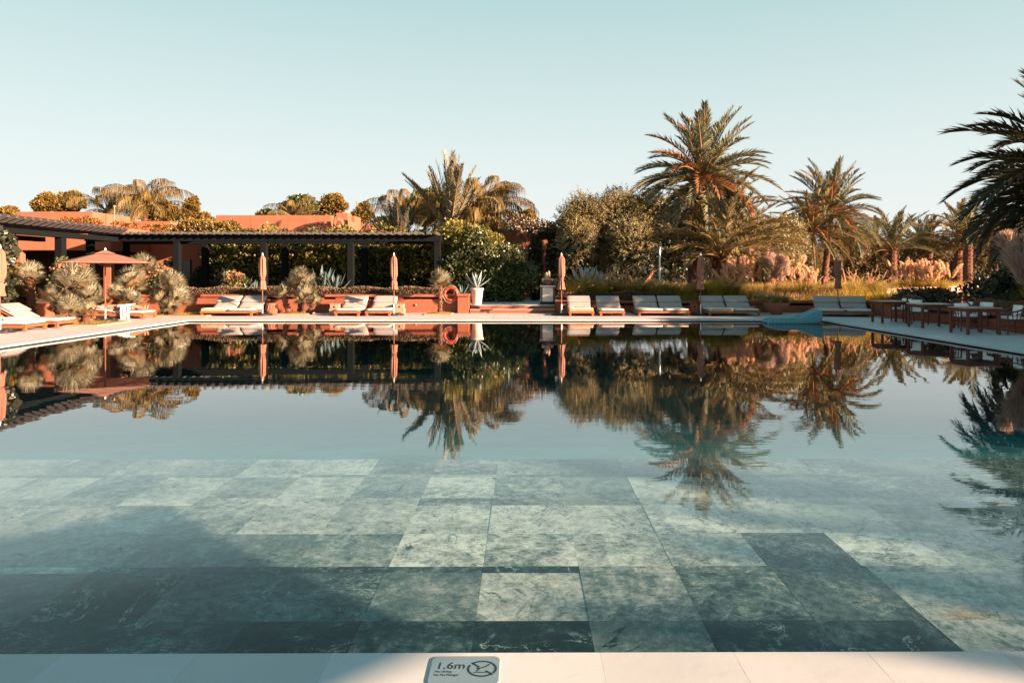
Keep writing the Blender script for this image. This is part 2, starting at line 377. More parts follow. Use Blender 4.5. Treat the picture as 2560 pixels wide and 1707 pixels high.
def watermat():
    m, t = newmat('pool_water')
    g = t.nodes.new('ShaderNodeNewGeometry')
    v = coords(t, (0.42, 1.0, 1.0)); n1 = noise(t, v, 1.1, 3, 0.5, 0.3); n2 = noise(t, coords(t, (0.45, 2.2, 1.0)), 4.5, 3, 0.55)
    gust = ramp(t, noise(t, coords(t, (0.10, 0.16, 1)), 1.0, 2), 0.42, 0.62)
    m2 = node(t, 'ShaderNodeMath', operation='MULTIPLY'); t.links.new(n2, m2.inputs[0]); t.links.new(gust, m2.inputs[1])
    m3 = node(t, 'ShaderNodeMath', operation='MULTIPLY_ADD'); t.links.new(m2.outputs[0], m3.inputs[0]); m3.inputs[1].default_value = 0.38; t.links.new(n1, m3.inputs[2])
    b = node(t, 'ShaderNodeBump', Strength=1.0, Distance=0.0017); t.links.new(m3.outputs[0], b.inputs['Height'])
    dt = t.nodes.new('ShaderNodeVectorMath'); dt.operation = 'DOT_PRODUCT'
    t.links.new(g.outputs['Incoming'], dt.inputs[0]); t.links.new(g.outputs['Normal'], dt.inputs[1])
    ab = node(t, 'ShaderNodeMath', operation='ABSOLUTE'); t.links.new(dt.outputs['Value'], ab.inputs[0])
    su = node(t, 'ShaderNodeMath', operation='SUBTRACT'); su.inputs[0].default_value = 1.0; t.links.new(ab.outputs[0], su.inputs[1])
    fr = t.nodes.new('ShaderNodeValToRGB'); t.links.new(ab.outputs[0], fr.inputs[0])
    el = fr.color_ramp.elements; el[0].position = 0.0; el[0].color = (1, 1, 1, 1); el[1].position = 1.0; el[1].color = (.02, .02, .02, 1)
    for p_, q_ in ((.09, .80), (.17, .60), (.235, .50), (.29, .30), (.36, .10), (.46, .032)):
        x = el.new(p_); x.color = (q_, q_, q_, 1)
    tr = t.nodes.new('ShaderNodeBsdfTransparent'); gl = t.nodes.new('ShaderNodeBsdfGlossy'); gl.inputs['Roughness'].default_value = 0.0
    t.links.new(b.outputs[0], gl.inputs['Normal'])
    ms = t.nodes.new('ShaderNodeMixShader'); o = t.nodes.new('ShaderNodeOutputMaterial')
    t.links.new(fr.outputs[0], ms.inputs[0]); t.links.new(tr.outputs[0], ms.inputs[1]); t.links.new(gl.outputs[0], ms.inputs[2])
    t.links.new(ms.outputs[0], o.inputs[0])
    va = t.nodes.new('ShaderNodeVolumeAbsorption'); va.inputs['Color'].default_value = (0.10, 0.66, 0.70, 1); va.inputs['Density'].default_value = 0.75
    t.links.new(va.outputs[0], o.inputs['Volume'])
    return m
M['water'] = watermat()
# ------------------------------------------------------------------ plant builders
def unit(a): return a / np.maximum(np.linalg.norm(a, axis=-1, keepdims=True), 1e-9)

def frond_mesh(name, L=3.4, elev=40, droop=0.9, pairs=52, ll=0.55, lw=0.03, lift=28, hang=0.0, mat=None, seed=0, bare=0.14):
    """Pinnate palm leaf: its stalk rises at `elev` degrees along +X and arches over; leaflets as folded blades."""
    r = np.random.default_rng(seed); N = 22
    t = np.linspace(0, 1, N); th = R(elev) - droop * t**1.35
    dx = np.cos(th); dz = np.sin(th); x = np.concatenate([[0], np.cumsum((dx[1:]+dx[:-1])/2)])*L/(N-1); z = np.concatenate([[0], np.cumsum((dz[1:]+dz[:-1])/2)])*L/(N-1)
    Vs = []
    tt = bare + (1-bare) * (np.linspace(0.0, 1.0, pairs))
    for side in (-1, 1):
        px = np.interp(tt, t, x); pz = np.interp(tt, t, z); a = np.interp(tt, t, th) 
        T = np.stack([np.cos(a), 0*a, np.sin(a)], 1); U = np.stack([-np.sin(a), 0*a, np.cos(a)], 1); S = np.array([0, side, 0.0])
        u = (tt-bare)/(1-bare)
        fw = np.radians(62 - 40*u + r.normal(0, 7, pairs)); lf = np.radians(lift + r.normal(0, 9, pairs))
        D = np.cos(fw)[:, None]*T + np.sin(fw)[:, None]*(np.cos(lf)[:, None]*S + np.sin(lf)[:, None]*U)
        ln = ll*(0.45+0.75*np.sin(np.pi*np.clip(0.12+0.80*u, 0, 1)))*r.uniform(0.85, 1.1, pairs)
        B = np.stack([px, 0*px, pz], 1)
        if hang > 0:
            D = unit(D + np.array([0, 0, -0.35*hang])); M1 = B + D*(ln*0.4)[:, None]
            D2 = unit(D*(1-hang) + np.array([0, 0, -1.0])*hang*1.4 + r.normal(0, .08, (pairs, 3))); E = M1 + D2*(ln*0.75)[:, None]
            Wd = unit(np.cross(D, np.array([0, 0, 1.0])) + 0.5*T)*lw/2
            Vs.append(np.stack([B, M1+Wd, E, M1-Wd], 1).reshape(-1, 3))
        else:
            E = B + D*ln[:, None] + np.array([0, 0, -1.0])*(0.10*ln)[:, None]; Mi = B + D*(ln*0.42)[:, None]
            Wd = unit(np.cross(D, U))*lw/2
            Vs.append(np.stack([B, Mi+Wd, E, Mi-Wd], 1).reshape(-1, 3))
    V = np.concatenate(Vs); faces = [tuple(range(i, i+4)) for i in range(0, len(V), 4)]
    mb = MB(); mb.add(V.tolist(), faces); nl = len(faces)
    ids = np.linspace(0, N-1, 9).astype(int)
    mb.tube([(x[i], 0, z[i]) for i in ids], [0.045*(1-0.88*i/(N-1)) for i in ids], 4, True)
    me = bpy.data.meshes.new(name); me.from_pydata(mb.v, [], mb.f)
    me.materials.append(mat); me.materials.append(M['rachis'])
    mi = np.zeros(len(mb.f), dtype=np.int32); mi[nl:] = 1; me.polygons.foreach_set('material_index', mi)
    return me

def frond_set(kind, mat, L, seed, **kw):
    """Several leaves per elevation band, shared by every palm of the kind."""
    S = {}
    for e in kw.pop('elevs'):
        S[e] = [frond_mesh(kind, L*random.uniform(.92, 1.06), e + random.uniform(-5, 5), kw['droopf'](e), mat=mat, seed=seed+abs(e)*3+(500 if e<0 else 0)+7*k,
                 **{q: v for q, v in kw.items() if q != 'droopf'}) for k in range(2)]
    return S

FS = {}
FS['date'] = frond_set('date_palm_frond', M['date'], 3.6, 11, elevs=(85, 65, 45, 25, 5, -20, -45), droopf=lambda e: 0.55 if e > 60 else (0.95 if e > 20 else 0.9), pairs=60, ll=0.56, lw=0.062, lift=30)
FS['gold'] = frond_set('date_palm_frond', M['date_gold'], 3.5, 251, elevs=(85, 65, 45, 25, 5, -20), droopf=lambda e: 0.5 if e > 60 else 0.85, pairs=58, ll=0.52, lw=0.058, lift=32)
FS['date_dark'] = frond_set('date_palm_frond', M['date_dark'], 3.6, 51, elevs=(80, 55, 30, 10, -15), droopf=lambda e: 0.7 if e > 60 else 1.0, pairs=64, ll=0.72, lw=0.075, lift=24)
FS['orange'] = frond_set('date_palm_frond', M['date_orange'], 3.5, 91, elevs=(85, 45, 25, 5), droopf=lambda e: 0.9, pairs=58, ll=0.54, lw=0.062, lift=30)
FS['queen'] = frond_set('queen_palm_frond', M['queen'], 3.6, 131, elevs=(80, 60, 40, 20), droopf=lambda e: 1.7 if e > 50 else 1.35, pairs=84, ll=0.95, lw=0.034, lift=10, hang=0.75)
FS['upright'] = frond_set('date_palm_frond', M['date_dark'], 3.4, 171, elevs=(85, 72, 58), droopf=lambda e: 0.22, pairs=56, ll=0.46, lw=0.055, lift=25)
FS['silver'] = frond_set('date_palm_frond', M['fan'], 3.6, 211, elevs=(86, 76, 60, 35), droopf=lambda e: 0.25, pairs=60, ll=0.44, lw=0.055, lift=30)

def trunk_mb(pts, r0, r1, boots=True, seed=0):
    """Palm trunk: swollen rings and stubs of cut leaf bases."""
    r = random.Random(seed); mb = MB(); P = [Vector(p) for p in pts]
    n = max(6, int(sum((P[i+1]-P[i]).length for i in range(len(P)-1))/0.16)); path = []; rad = []
    for i in range(n+1):
        u = i/n*(len(P)-1); k = min(int(u), len(P)-2); q = P[k].lerp(P[k+1], u-k)
        path.append(q); rad.append((r0+(r1-r0)*i/n)*(1.0+(0.10 if i % 2 else -0.06)))
    mb.tube(path, rad, 10)
    if boots:
        for i in range(1, n):
            for k in range(6):
                a = 2*math.pi*(k+(i % 2)*.5)/6 + r.uniform(-.15, .15); q = path[i]; rr = rad[i]
                d = Vector((math.cos(a), math.sin(a), 0)); s = Vector((-d.y, d.x, 0)); up = Vector((0, 0, 1))
                b = q + d*rr*0.85; h = r.uniform(.07, .13); wv = rr*0.38; o = r.uniform(.03, .075)
                mb.add([b-s*wv-up*.05, b+s*wv-up*.05, b+s*wv*.6+d*o+up*h, b-s*wv*.6+d*o+up*h, b+up*h*0.6], [(0,1,2,3), (3,2,4), (0,3,4), (1,4,2)])
    return mb

def palm(name, label, x, y, z0, zc, fs, n, scale=1.0, trunk_r=(0.24, 0.2), lean=0.0, seed=0, group=None, lo=-25, hi=88, cat='palm tree', orange=0, bend=0.0, az=None, upbias=1.0):
    r = random.Random(seed)
    root = empty(name, (x, y, z0), 0, label, cat, group)
    h = zc - z0
    if h > 0.15:
        mb = trunk_mb([(0, 0, -0.1), (bend*.6, 0, h*.5), (lean, 0, h)], trunk_r[0], trunk_r[1], True, seed)
        mb.build('trunk', M['trunk'], root)
    ga = math.pi*(3-math.sqrt(5)); S = FS[fs]; els = sorted(S)
    for i in range(n):
        u = (i+0.5)/n; e = hi - (hi-lo)*u**upbias + r.uniform(-7, 7)
        a = i*ga + r.uniform(-.2, .2)
        if az: a = R(az[0] + (az[1]-az[0])*r.random())
        src = S
        if orange and i % orange == 1: src = FS['orange']
        k = min(sorted(src), key=lambda q: abs(q-e)); me = r.choice(src[k])
        o = link('frond', me, root, (lean + 0.12*math.cos(a), 0.12*math.sin(a), h - 0.25*u), (r.uniform(-.12, .12), -R(e-k)*0.7, a), scale*r.uniform(.88, 1.08))
    return root

def fan_leaf(name, L=0.5, blade=0.42, seed=0, mat=None):
    r = random.Random(seed); mb = MB(); N = 21; V = []; hub = Vector((L, 0, 0))
    for i in range(N):
        a = R(-125 + 250*i/(N-1)); ln = blade*(0.80+0.20*math.cos(a*0.6))*r.uniform(.92, 1.05)
        be = R(42); d = Vector((math.cos(a)*math.cos(be), math.sin(a), math.cos(a)*math.sin(be))); s = Vector((-math.sin(a)*math.cos(be), math.cos(a), -math.sin(a)*math.sin(be)))
        wd = ln*0.052; up = Vector((-math.sin(be), 0, math.cos(be)))*wd*0.55
        m = hub + d*ln*0.5; e = hub + d*ln + Vector((0, 0, -0.10*ln))
        V += [hub, m + s*wd + up, e, m - s*wd + up]
    mb.add(V, [tuple(range(i, i+4)) for i in range(0, len(V), 4)]); nl = N
    mb.tube([(0, 0, 0), (L*.5, 0, 0.03), (L, 0, 0)], [0.014, 0.012, 0.009], 4)
    me = bpy.data.meshes.new(name); me.from_pydata(mb.v, [], mb.f); me.materials.append(mat or M['fan']); me.materials.append(M['rachis'])
    mi = np.zeros(len(mb.f), dtype=np.int32); mi[nl:] = 1; me.polygons.foreach_set('material_index', mi)
    return me
FANS = [fan_leaf('fan_leaf', 0.46, 0.50, k) for k in range(4)]
FANS_OLD = [fan_leaf('fan_leaf', 0.44, 0.5, 10+k, M['fan_old']) for k in range(2)]

def fan_palm(label, base, heads, group='silvery fan palms around the pool', seed=0, trunk_r=0.11):
    """heads: (x, y, z, radius, leaves) in world metres"""
    r = random.Random(seed); root = empty('fan_palm', base, 0, label, 'fan palm', group); b = Vector(base)
    for (x, y, z, rad, n) in heads:
        c = Vector((x, y, z)) - b
        if c.z > 0.25:
            foot = Vector((c.x*0.55, c.y*0.4, -0.05))
            trunk_mb([foot, foot.lerp(c, .5)+Vector((c.x*.06, 0, -.05)), c], trunk_r, trunk_r*0.9, True, seed).build('trunk', M['trunk'], root)
        ga = math.pi*(3-math.sqrt(5))
        n = int(n*.72)
        for i in range(n):
            u = (i+.5)/n; e = 80 - 118*u + r.uniform(-8, 8); a = i*ga
            me = r.choice(FANS_OLD) if (u > .72 and r.random() < .55) else r.choice(FANS)
            sc = rad/0.92*r.uniform(.85, 1.1)
            link('fan_leaf', me, root, c, (r.uniform(-.5, .5), -R(e), a), sc)
    return root

# leaf clouds --------------------------------------------------------------
def blob_points(n, blobs, r, shell=0.25, lump=0.16):
    B = np.array(blobs, dtype=float); wts = (B[:, 3]*B[:, 4]*B[:, 5])**(2/3); wts /= wts.sum()
    k = r.choice(len(B), n, p=wts); d = unit(r.normal(size=(n, 3)))
    ph = k*1.7
    lm = 1 + lump*(np.sin(5*d[:, 0]+ph)*np.cos(4.3*d[:, 2]+2*ph) + 0.7*np.sin(9*d[:, 1]+8*d[:, 2]+ph)*np.cos(7*d[:, 0]-ph))
    rad = lm*(1-np.abs(r.normal(0, shell, n)))
    P = B[k, :3] + d*rad[:, None]*B[k, 3:6]
    return P, unit(d/B[k, 3:6])

def leaf_quads(P, Nn, size, aspect, r, out=0.7, up=0.3, rnd=0.8, droop=0.0):
    n = len(P); a = unit(Nn*out + np.array([0, 0, up-droop]) + r.normal(0, rnd, (n, 3))); q = unit(np.cross(a, r.normal(size=(n, 3))))
    s = size*r.uniform(.6, 1.35, n)[:, None]
    V = np.stack([P, P+a*s*.5+q*s*aspect, P+a*s, P+a*s*.5-q*s*aspect], 1).reshape(-1, 3)
    return V

def crown_mesh(name, n, blobs, size, mat, seed, aspect=0.3, shell=0.25, lump=0.16, zmin=None, **kw):
    r = np.random.default_rng(seed); P, Nn = blob_points(n, blobs, r, shell, lump)
    if zmin is not None: k = P[:, 2] > zmin; P = P[k]; Nn = Nn[k]
    return np_mesh(name, leaf_quads(P, Nn, size, aspect, r, **kw), 4, mat)

def sprig_mesh(name, n, blobs, mat, seed, twig=0.5, leaf=0.10, per=14, aspect=0.2, shell=0.22, lump=0.18, zmin=None, up=0.45):
    """Crown of leafy sprigs: each sprig is a short twig carrying `per` leaves, so the outline breaks into tufts."""
    r = np.random.default_rng(seed); P, Nn = blob_points(n, blobs, r, shell, lump)
    if zmin is not None: k = P[:, 2] > zmin; P = P[k]; Nn = Nn[k]
    n = len(P); a = unit(Nn*0.8 + np.array([0, 0, up]) + r.normal(0, .55, (n, 3))); ln = twig*r.uniform(.5, 1.3, n)
    t = r.uniform(0, 1, (n, per)); Q = P[:, None, :] + a[:, None, :]*(t*ln[:, None])[:, :, None]
    Q = Q.reshape(-1, 3); A = np.repeat(a, per, 0)
    return np_mesh(name, leaf_quads(Q, A, leaf, aspect, r, out=0.8, up=0.1, rnd=0.7), 4, mat)

def shrub(name, label, cat, loc, meshes, group=None, trunk=None):
    root = empty(name, loc, 0, label, cat, group)
    for nm, me in meshes: link(nm, me, root)
    if trunk: trunk.build('trunk', M['bark'], root, True)
    return root

def blade_mesh(name, n, r0, h, spread, mat, seed, width=0.012, droop=0.6, segs=3, plume=None, nplume=0, plen=0.22):
    r = np.random.default_rng(seed); Vs = []
    def arcs(n, hh, sp, wd):
        a = r.uniform(0, 2*np.pi, n); rr = r0*np.sqrt(r.uniform(0, 1, n)); B = np.stack([rr*np.cos(a), rr*np.sin(a), 0*a], 1)
        a2 = a + r.normal(0, .5, n); s = sp*r.uniform(.15, 1.15, n); H = hh*r.uniform(.6, 1.1, n); o = np.stack([np.cos(a2), np.sin(a2), 0*a2], 1)
        side = np.stack([-np.sin(a2), np.cos(a2), 0*a2], 1)*wd
        pts = []
        for i in range(segs+1):
            u = i/segs; pts.append(B + o*(s*u**1.5)[:, None] + np.array([0, 0, 1.0])*(H*(u - droop*0.45*u**3*s/sp))[:, None])
        return pts, side, o
    pts, side, _ = arcs(n, h, spread, width)
    for i in range(segs):
        w0 = 1-i/segs; w1 = 1-(i+1)/segs+0.08
        Vs.append(np.stack([pts[i]-side*w0, pts[i]+side*w0, pts[i+1]+side*w1, pts[i+1]-side*w1], 1).reshape(-1, 3))
    V1 = np.concatenate(Vs); me = None
    if nplume:
        pts, side, o = arcs(nplume, h*1.12, spread*1.0, 0.004)
        Vs = []
        for i in range(segs): Vs.append(np.stack([pts[i]-side, pts[i]+side, pts[i+1]+side, pts[i+1]-side], 1).reshape(-1, 3))
        d = unit(pts[-1]-pts[-2]); per = 26; Pp = pts[-1]
        for k in range(per):
            u = k/per; q = Pp + d*plen*u; a = unit(d*1.2 + r.normal(0, .55*(1-u*.4), d.shape)); s = unit(np.cross(a, r.normal(size=d.shape)))*0.006; ln = plen*0.28*(1-.55*u)*np.ones((len(d), 1))
            Vs.append(np.stack([q, q+a*ln*.5+s, q+a*ln, q+a*ln*.5-s], 1).reshape(-1, 3))
        V2 = np.concatenate(Vs); me = np_mesh(name+'_plumes', V2, 4, plume)
    return np_mesh(name, V1, 4, mat), me

def plume_mesh(name, L, wd, mat, seed, n=260):
    """One feathery pampas plume standing on a stalk."""
    r = np.random.default_rng(seed); u = r.uniform(0, 1, n); ln = wd*(0.5+1.1*np.sin(np.pi*np.clip(u*.85+.1, 0, 1)))
    P = np.stack([0.10*u**2*L, 0*u, u*L], 1); a = unit(np.stack([r.normal(0, .42, n), r.normal(0, .42, n), 1.0+0*u], 1)); s = unit(np.cross(a, r.normal(size=(n, 3))))*0.013
    E = P + a*ln[:, None]*1.5; V = np.stack([P, P+a*ln[:, None]*.7+s, E, P+a*ln[:, None]*.7-s], 1).reshape(-1, 3)
    return np_mesh(name, V, 4, mat)

PLUMES = [plume_mesh('pampas_plume', 0.72, 0.085, M['pampas'], 300+k, 320) for k in range(3)]
PLUMES_G = [plume_mesh('pampas_plume', 0.80, 0.20, M['pampas_grey'], 320+k, 420) for k in range(3)]
PAMPAS_LEAF = blade_mesh('pampas_leaves', 700, 0.28, 1.15, 0.75, M['grass'], 5, 0.012, 1.0)[0]
def pampas(label, loc, n, h, group, scale=1.0, seed=0, plumes=None, spread=0.5, lean=0.0):
    r = random.Random(seed); root = empty('pampas_grass', loc, r.uniform(0, 6), label, 'pampas grass', group)
    link('leaf_tuft', PAMPAS_LEAF, root, scale=scale)
    for i in range(n):
        a = i*2.39996; q = spread*math.sqrt((i+.5)/n); t = q*0.55; hh = h*r.uniform(.55, 1.08)
        p = Vector((q*math.cos(a), q*math.sin(a), hh))
        o = link('plume', r.choice(plumes or PLUMES), root, p, (-t*math.sin(a)*1.8 + r.uniform(-.15, .15), t*math.cos(a)*1.8 + lean + r.uniform(-.15, .15), r.uniform(0, 6)), scale*r.uniform(.7, 1.2))
    st = MB()
    for i in range(n):
        a = i*2.39996; q = spread*math.sqrt((i+.5)/n); st.tube([(q*.3*math.cos(a), q*.3*math.sin(a), 0), (q*math.cos(a), q*math.sin(a), h*.9)], .006, 3, False)
    st.build('stalks', M['rachis'], root)
    return root

def agave_leaf(name, L, wd, mat):
    mb = MB(); prof = [(0, .55), (.12, .75), (.4, 1.0), (.7, .72), (.9, .3), (1, .02)]; vs = []
    for u, k in prof:
        x = L*u*math.cos(.25*u); z = L*(.10*u*u); y = wd*k*.5
        vs += [(x, -y, z+y*.35), (x, 0, z-y*.15), (x, y, z+y*.35), (x, 0, z+y*.12)]
    fs = []
    for i in range(len(prof)-1):
        b = i*4
        for k in range(4): fs.append((b+k, b+(k+1) % 4, b+4+(k+1) % 4, b+4+k))
    mb.add(vs, fs + [(0,3,2,1)]); return mb.mesh(name, mat)
AGAVE = agave_leaf('agave_leaf', 0.75, 0.115, M['agave']); AGAVE_D = agave_leaf('agave_leaf', 1.15, 0.13, M['agave_dark'])
def agave(label, loc, n, scale, me=None, group='agaves planted around the terrace', seed=0, lo=15):
    r = random.Random(seed); root = empty('agave', loc, 0, label, 'agave', group)
    for i in range(n):
        u = (i+.5)/n; e = 84-(84-lo)*u + r.uniform(-5, 5)
        link('leaf', me or AGAVE, root, (0, 0, 0.02), (r.uniform(-.15, .15), -R(e), i*2.39996), scale*(.8+.35*math.sin(u*3))*r.uniform(.9, 1.08))
    return root
# ------------------------------------------------------------------ ground, pool, decks
PX0, PX1, PY0, PY1, WZ = -12.2, 10.8, 3.32, 27.0, -0.07
WALLY = 31.8
g = MB()
g.box(-1500, 1500, WALLY+0.2, 3000, -1.8, 0.3)
g.box(-1500, -17.4, -1500, WALLY+0.2, -1.8, 0.18); g.box(14.75, 1500, -1500, WALLY+0.2, -1.8, 0.25)
g.box(-17.4, 14.75, -1500, -6, -1.8, -0.05)
tag(g.build('garden_ground', M['soil']), kind='structure')
fl = MB()
fl.add([(PX0-.13, 7.45, -1.0), (PX1+.13, 7.45, -1.0), (PX1+.13, PY1+.13, -1.0), (PX0-.13, PY1+.13, -1.0)], [(0, 1, 2, 3)])
pool_floor = tag(fl.build('pool_floor', M['deep']), kind='structure')
sl_ = MB(); sl_.add([(PX0-.12, 7.46, -.26), (PX1+.12, 7.46, -.26), (PX1+.12, 14.5, -1.15), (PX0-.12, 14.5, -1.15)], [(0, 1, 2, 3)]); sl_.build('slope_floor', M['slope'], pool_floor)
sh = MB(); sh.box(PX0-.13, PX1+.13, PY0-.2, 4.645, -1.2, -0.152); sh.box(PX0-.13, PX1+.13, 4.645, 6.115, -1.2, -0.167); sh.box(PX0-.13, PX1+.13, 6.115, 7.448, -1.2, -0.182)
sh.build('shelf_step', M['grout'], pool_floor)
pw = MB(); pw.box(PX0-.30, PX0-.13, PY0-.3, PY1+.3, -1.5, -.062); pw.box(PX1+.13, PX1+.30, PY0-.3, PY1+.3, -1.5, -.062)
pw.box(PX0-.13, PX1+.13, PY1+.13, PY1+.3, -1.5, -.062); pw.box(PX0-.13, PX1+.13, PY0-.36, PY0-.2, -1.5, -.062)
tag(pw.build('pool_wall', M['slot']), kind='structure')
wm = MB(); wm.box(PX0-.12, PX1+.12, PY0-.19, PY1+.12, -1.4, WZ)
water = tag(wm.build('pool_water', M['water']), kind='structure')

# submerged slate tiles, each its own piece
rows = [(3.14, 3.92, -.14), (3.92, 4.55, -.14), (4.55, 4.65, -.14), (4.65, 5.28, -.155), (5.28, 5.92, -.155), (5.92, 6.12, -.155), (6.12, 6.79, -.17), (6.79, 6.88, -.17), (6.88, 7.45, -.17)]
K0 = -10
tones = {0: {-4: .16, -3: .26, -2: .0, -1: .28, 0: .03, 1: .46, 2: .18, 3: .17, 4: .68, -5: .35},  # left near tones lowered: the pool shadow is put into the tile colour
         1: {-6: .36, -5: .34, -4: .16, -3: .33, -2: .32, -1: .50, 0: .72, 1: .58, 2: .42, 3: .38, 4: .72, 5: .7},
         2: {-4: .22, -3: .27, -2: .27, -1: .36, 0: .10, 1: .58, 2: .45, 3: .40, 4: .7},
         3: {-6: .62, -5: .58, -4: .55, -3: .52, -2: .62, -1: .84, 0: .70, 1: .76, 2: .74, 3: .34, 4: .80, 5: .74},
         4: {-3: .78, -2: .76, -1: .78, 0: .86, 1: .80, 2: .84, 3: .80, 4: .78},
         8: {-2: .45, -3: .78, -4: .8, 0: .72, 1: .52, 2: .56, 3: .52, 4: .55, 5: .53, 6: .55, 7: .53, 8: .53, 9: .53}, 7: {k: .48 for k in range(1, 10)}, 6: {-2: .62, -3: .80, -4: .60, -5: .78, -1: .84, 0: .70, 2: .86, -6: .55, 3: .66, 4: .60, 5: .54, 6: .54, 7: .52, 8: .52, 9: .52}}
ochre = {(1, 2): 1.0, (3, -1): .7, (4, 1): .9, (3, 4): 1.0, (1, 4): 1.2, (3, 5): .8, (1, 5): .8, (1, 1): .5}
tr = random.Random(3); tile_me = {}
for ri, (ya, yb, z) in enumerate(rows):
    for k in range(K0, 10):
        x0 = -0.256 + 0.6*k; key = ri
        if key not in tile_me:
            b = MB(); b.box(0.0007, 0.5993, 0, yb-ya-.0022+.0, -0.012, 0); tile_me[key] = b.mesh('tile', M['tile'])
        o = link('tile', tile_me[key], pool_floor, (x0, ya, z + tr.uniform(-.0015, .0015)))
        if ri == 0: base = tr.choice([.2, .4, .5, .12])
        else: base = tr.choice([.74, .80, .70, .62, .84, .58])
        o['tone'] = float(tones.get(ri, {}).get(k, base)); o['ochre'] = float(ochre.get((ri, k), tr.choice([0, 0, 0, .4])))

# decks: sheet behind, coping slabs along the pool edge
dk = MB(); CW = 0.42
dk.box(-17.4, 14.7, PY1+CW, WALLY+.1, -.3, -.002)
dk.box(-17.4, PX0-CW, -6, PY1+CW, -.3, -.002); dk.box(PX1+CW, 14.7, -6, PY1+CW, -.3, -.002)
dk.box(PX0-CW, PX1+CW, -6, PY0-.6, -.3, -.002)
deck = tag(dk.build('pool_deck', M['deck']), kind='structure')
slab = MB().box(0.0015, 0.5985, 0, CW-.002, -.042, 0).mesh('coping_slab', M['coping'])
slab2 = MB().box(0, CW-.002, 0.0015, 0.5985, -.042, 0).mesh('coping_slab', M['coping'])
slabn = MB().cbox(0.0001, 0.5999, 0, .598, -.05, 0, 0.0008).mesh('coping_slab', M['coping'])
n = int(round((PX1-PX0)/0.6))
for k in range(-1, n+1): link('coping_slab', slab, deck, (PX0+0.6*k - .1, PY1, 0))
for k in range(0, int((PY1-PY0)/0.6)+1):
    link('coping_slab', slab2, deck, (PX0-CW, PY1-0.6*(k+1), 0)); link('coping_slab', slab2, deck, (PX1, PY1-0.6*(k+1), 0))
for k in range(-7, 7): link('coping_slab', slabn, deck, (-0.26+0.6*k, PY0-.6, 0))
bd = MB(); bd.box(-6, 6, PY0-.61, PY0-.15, -.35, -.055); bd.box(PX0-CW, PX1+CW, PY1+.02, PY1+CW, -.35, -.045); bd.box(PX0-CW, PX0-.02, PY0, PY1, -.35, -.045); bd.box(PX1+.02, PX1+CW, PY0, PY1, -.35, -.045)
bd.build('coping_bed', M['slot'], deck)

# terrace and its two steps
ts = MB(); ts.cbox(-2.30, 1.34, 31.45, 31.83, -.05, .15, .008); ts.cbox(-2.30, 1.34, 31.80, 32.25, -.05, .303, .008)
tag(ts.build('terrace_steps', M['terra_wall']), 'two low terracotta steps up from the deck to the terrace', 'steps')
tt = MB(); tt.box(-2.29, 1.33, 31.47, 31.79, .152, .166); tt.box(-2.29, 1.33, 31.82, 39.5, .305, .318); tt.box(-2.9, 2.4, 33.1, 39.5, .3045, .316)
tag(tt.build('terrace', M['deck']), kind='structure')

# ------------------------------------------------------------------ low planter walls
def planter_wall(label, x0, x1, y, h, slots, axis='x', depth=0.4, cap=0.11, name='low_wall'):
    root = empty(name, ((x0+x1)/2, y, 0) if axis == 'x' else (y, (x0+x1)/2, 0), 0, label, 'wall')
    ox, oy = root.location.x, root.location.y
    def bx(mb, a, b, d0, d1, z0, z1, bev=.008):
        if axis == 'x': mb.cbox(a-ox, b-ox, d0, d1, z0, z1, bev)
        else: mb.cbox(-d1 if depth > 0 else d0, -d0 if depth > 0 else d1, a-oy, b-oy, z0, z1, bev)
    body = MB(); bx(body, x0, x1, 0, depth, -.05, h-cap-.10)
    xs = [x0] + [q for s in slots for q in s] + [x1]
    for i in range(0, len(xs), 2):
        if xs[i+1]-xs[i] > .01: bx(body, xs[i], xs[i+1], 0.002, depth-.002, h-cap-.11, h-cap+.004)
    body.build('wall_body', M['terra_wall'], root)
    c = MB(); bx(c, x0-.03, x1+.03, -.07, depth+.03, h-cap, h); c.build('wall_cap', M['terra_wall'], root)
    if slots:
        s = MB(); bx(s, x0+.02, x1-.02, depth*.55, depth*.9, h-cap-.11, h-cap+.003, .002); s.build('slot_back', M['slot'], root)
    return root
planter_wall('long terracotta planter wall with slots behind the loungers left of the steps', -17.0, -2.84, WALLY, .79, [(-11.6, -9.0), (-8.6, -8.1), (-7.6, -6.2), (-5.2, -3.6)])
planter_wall('short terracotta wall pier beside the terrace steps and potted agave', -2.82, -2.34, WALLY-.4, .83, [], depth=.8, name='wall_pier')
planter_wall('low terracotta planter wall behind the loungers right of the steps', 1.92, 14.45, WALLY, .52, [(3.4, 6.1), (6.6, 9.0), (10.4, 13.2)])
planter_wall('small terracotta wall pier at the right end of the steps', 1.36, 1.90, WALLY-.25, .54, [], depth=.7, name='wall_pier')
planter_wall('terracotta planter wall along the left deck behind the left loungers', 17.0, 31.7, -17.0, .62, [], axis='y', depth=.4)
planter_wall('terracotta planter wall with slots beside the dining tables on the right deck', 12.0, 31.7, 14.45, .55, [(14, 16.5), (17.5, 20.6), (21.5, 26)], axis='y', depth=-.4)

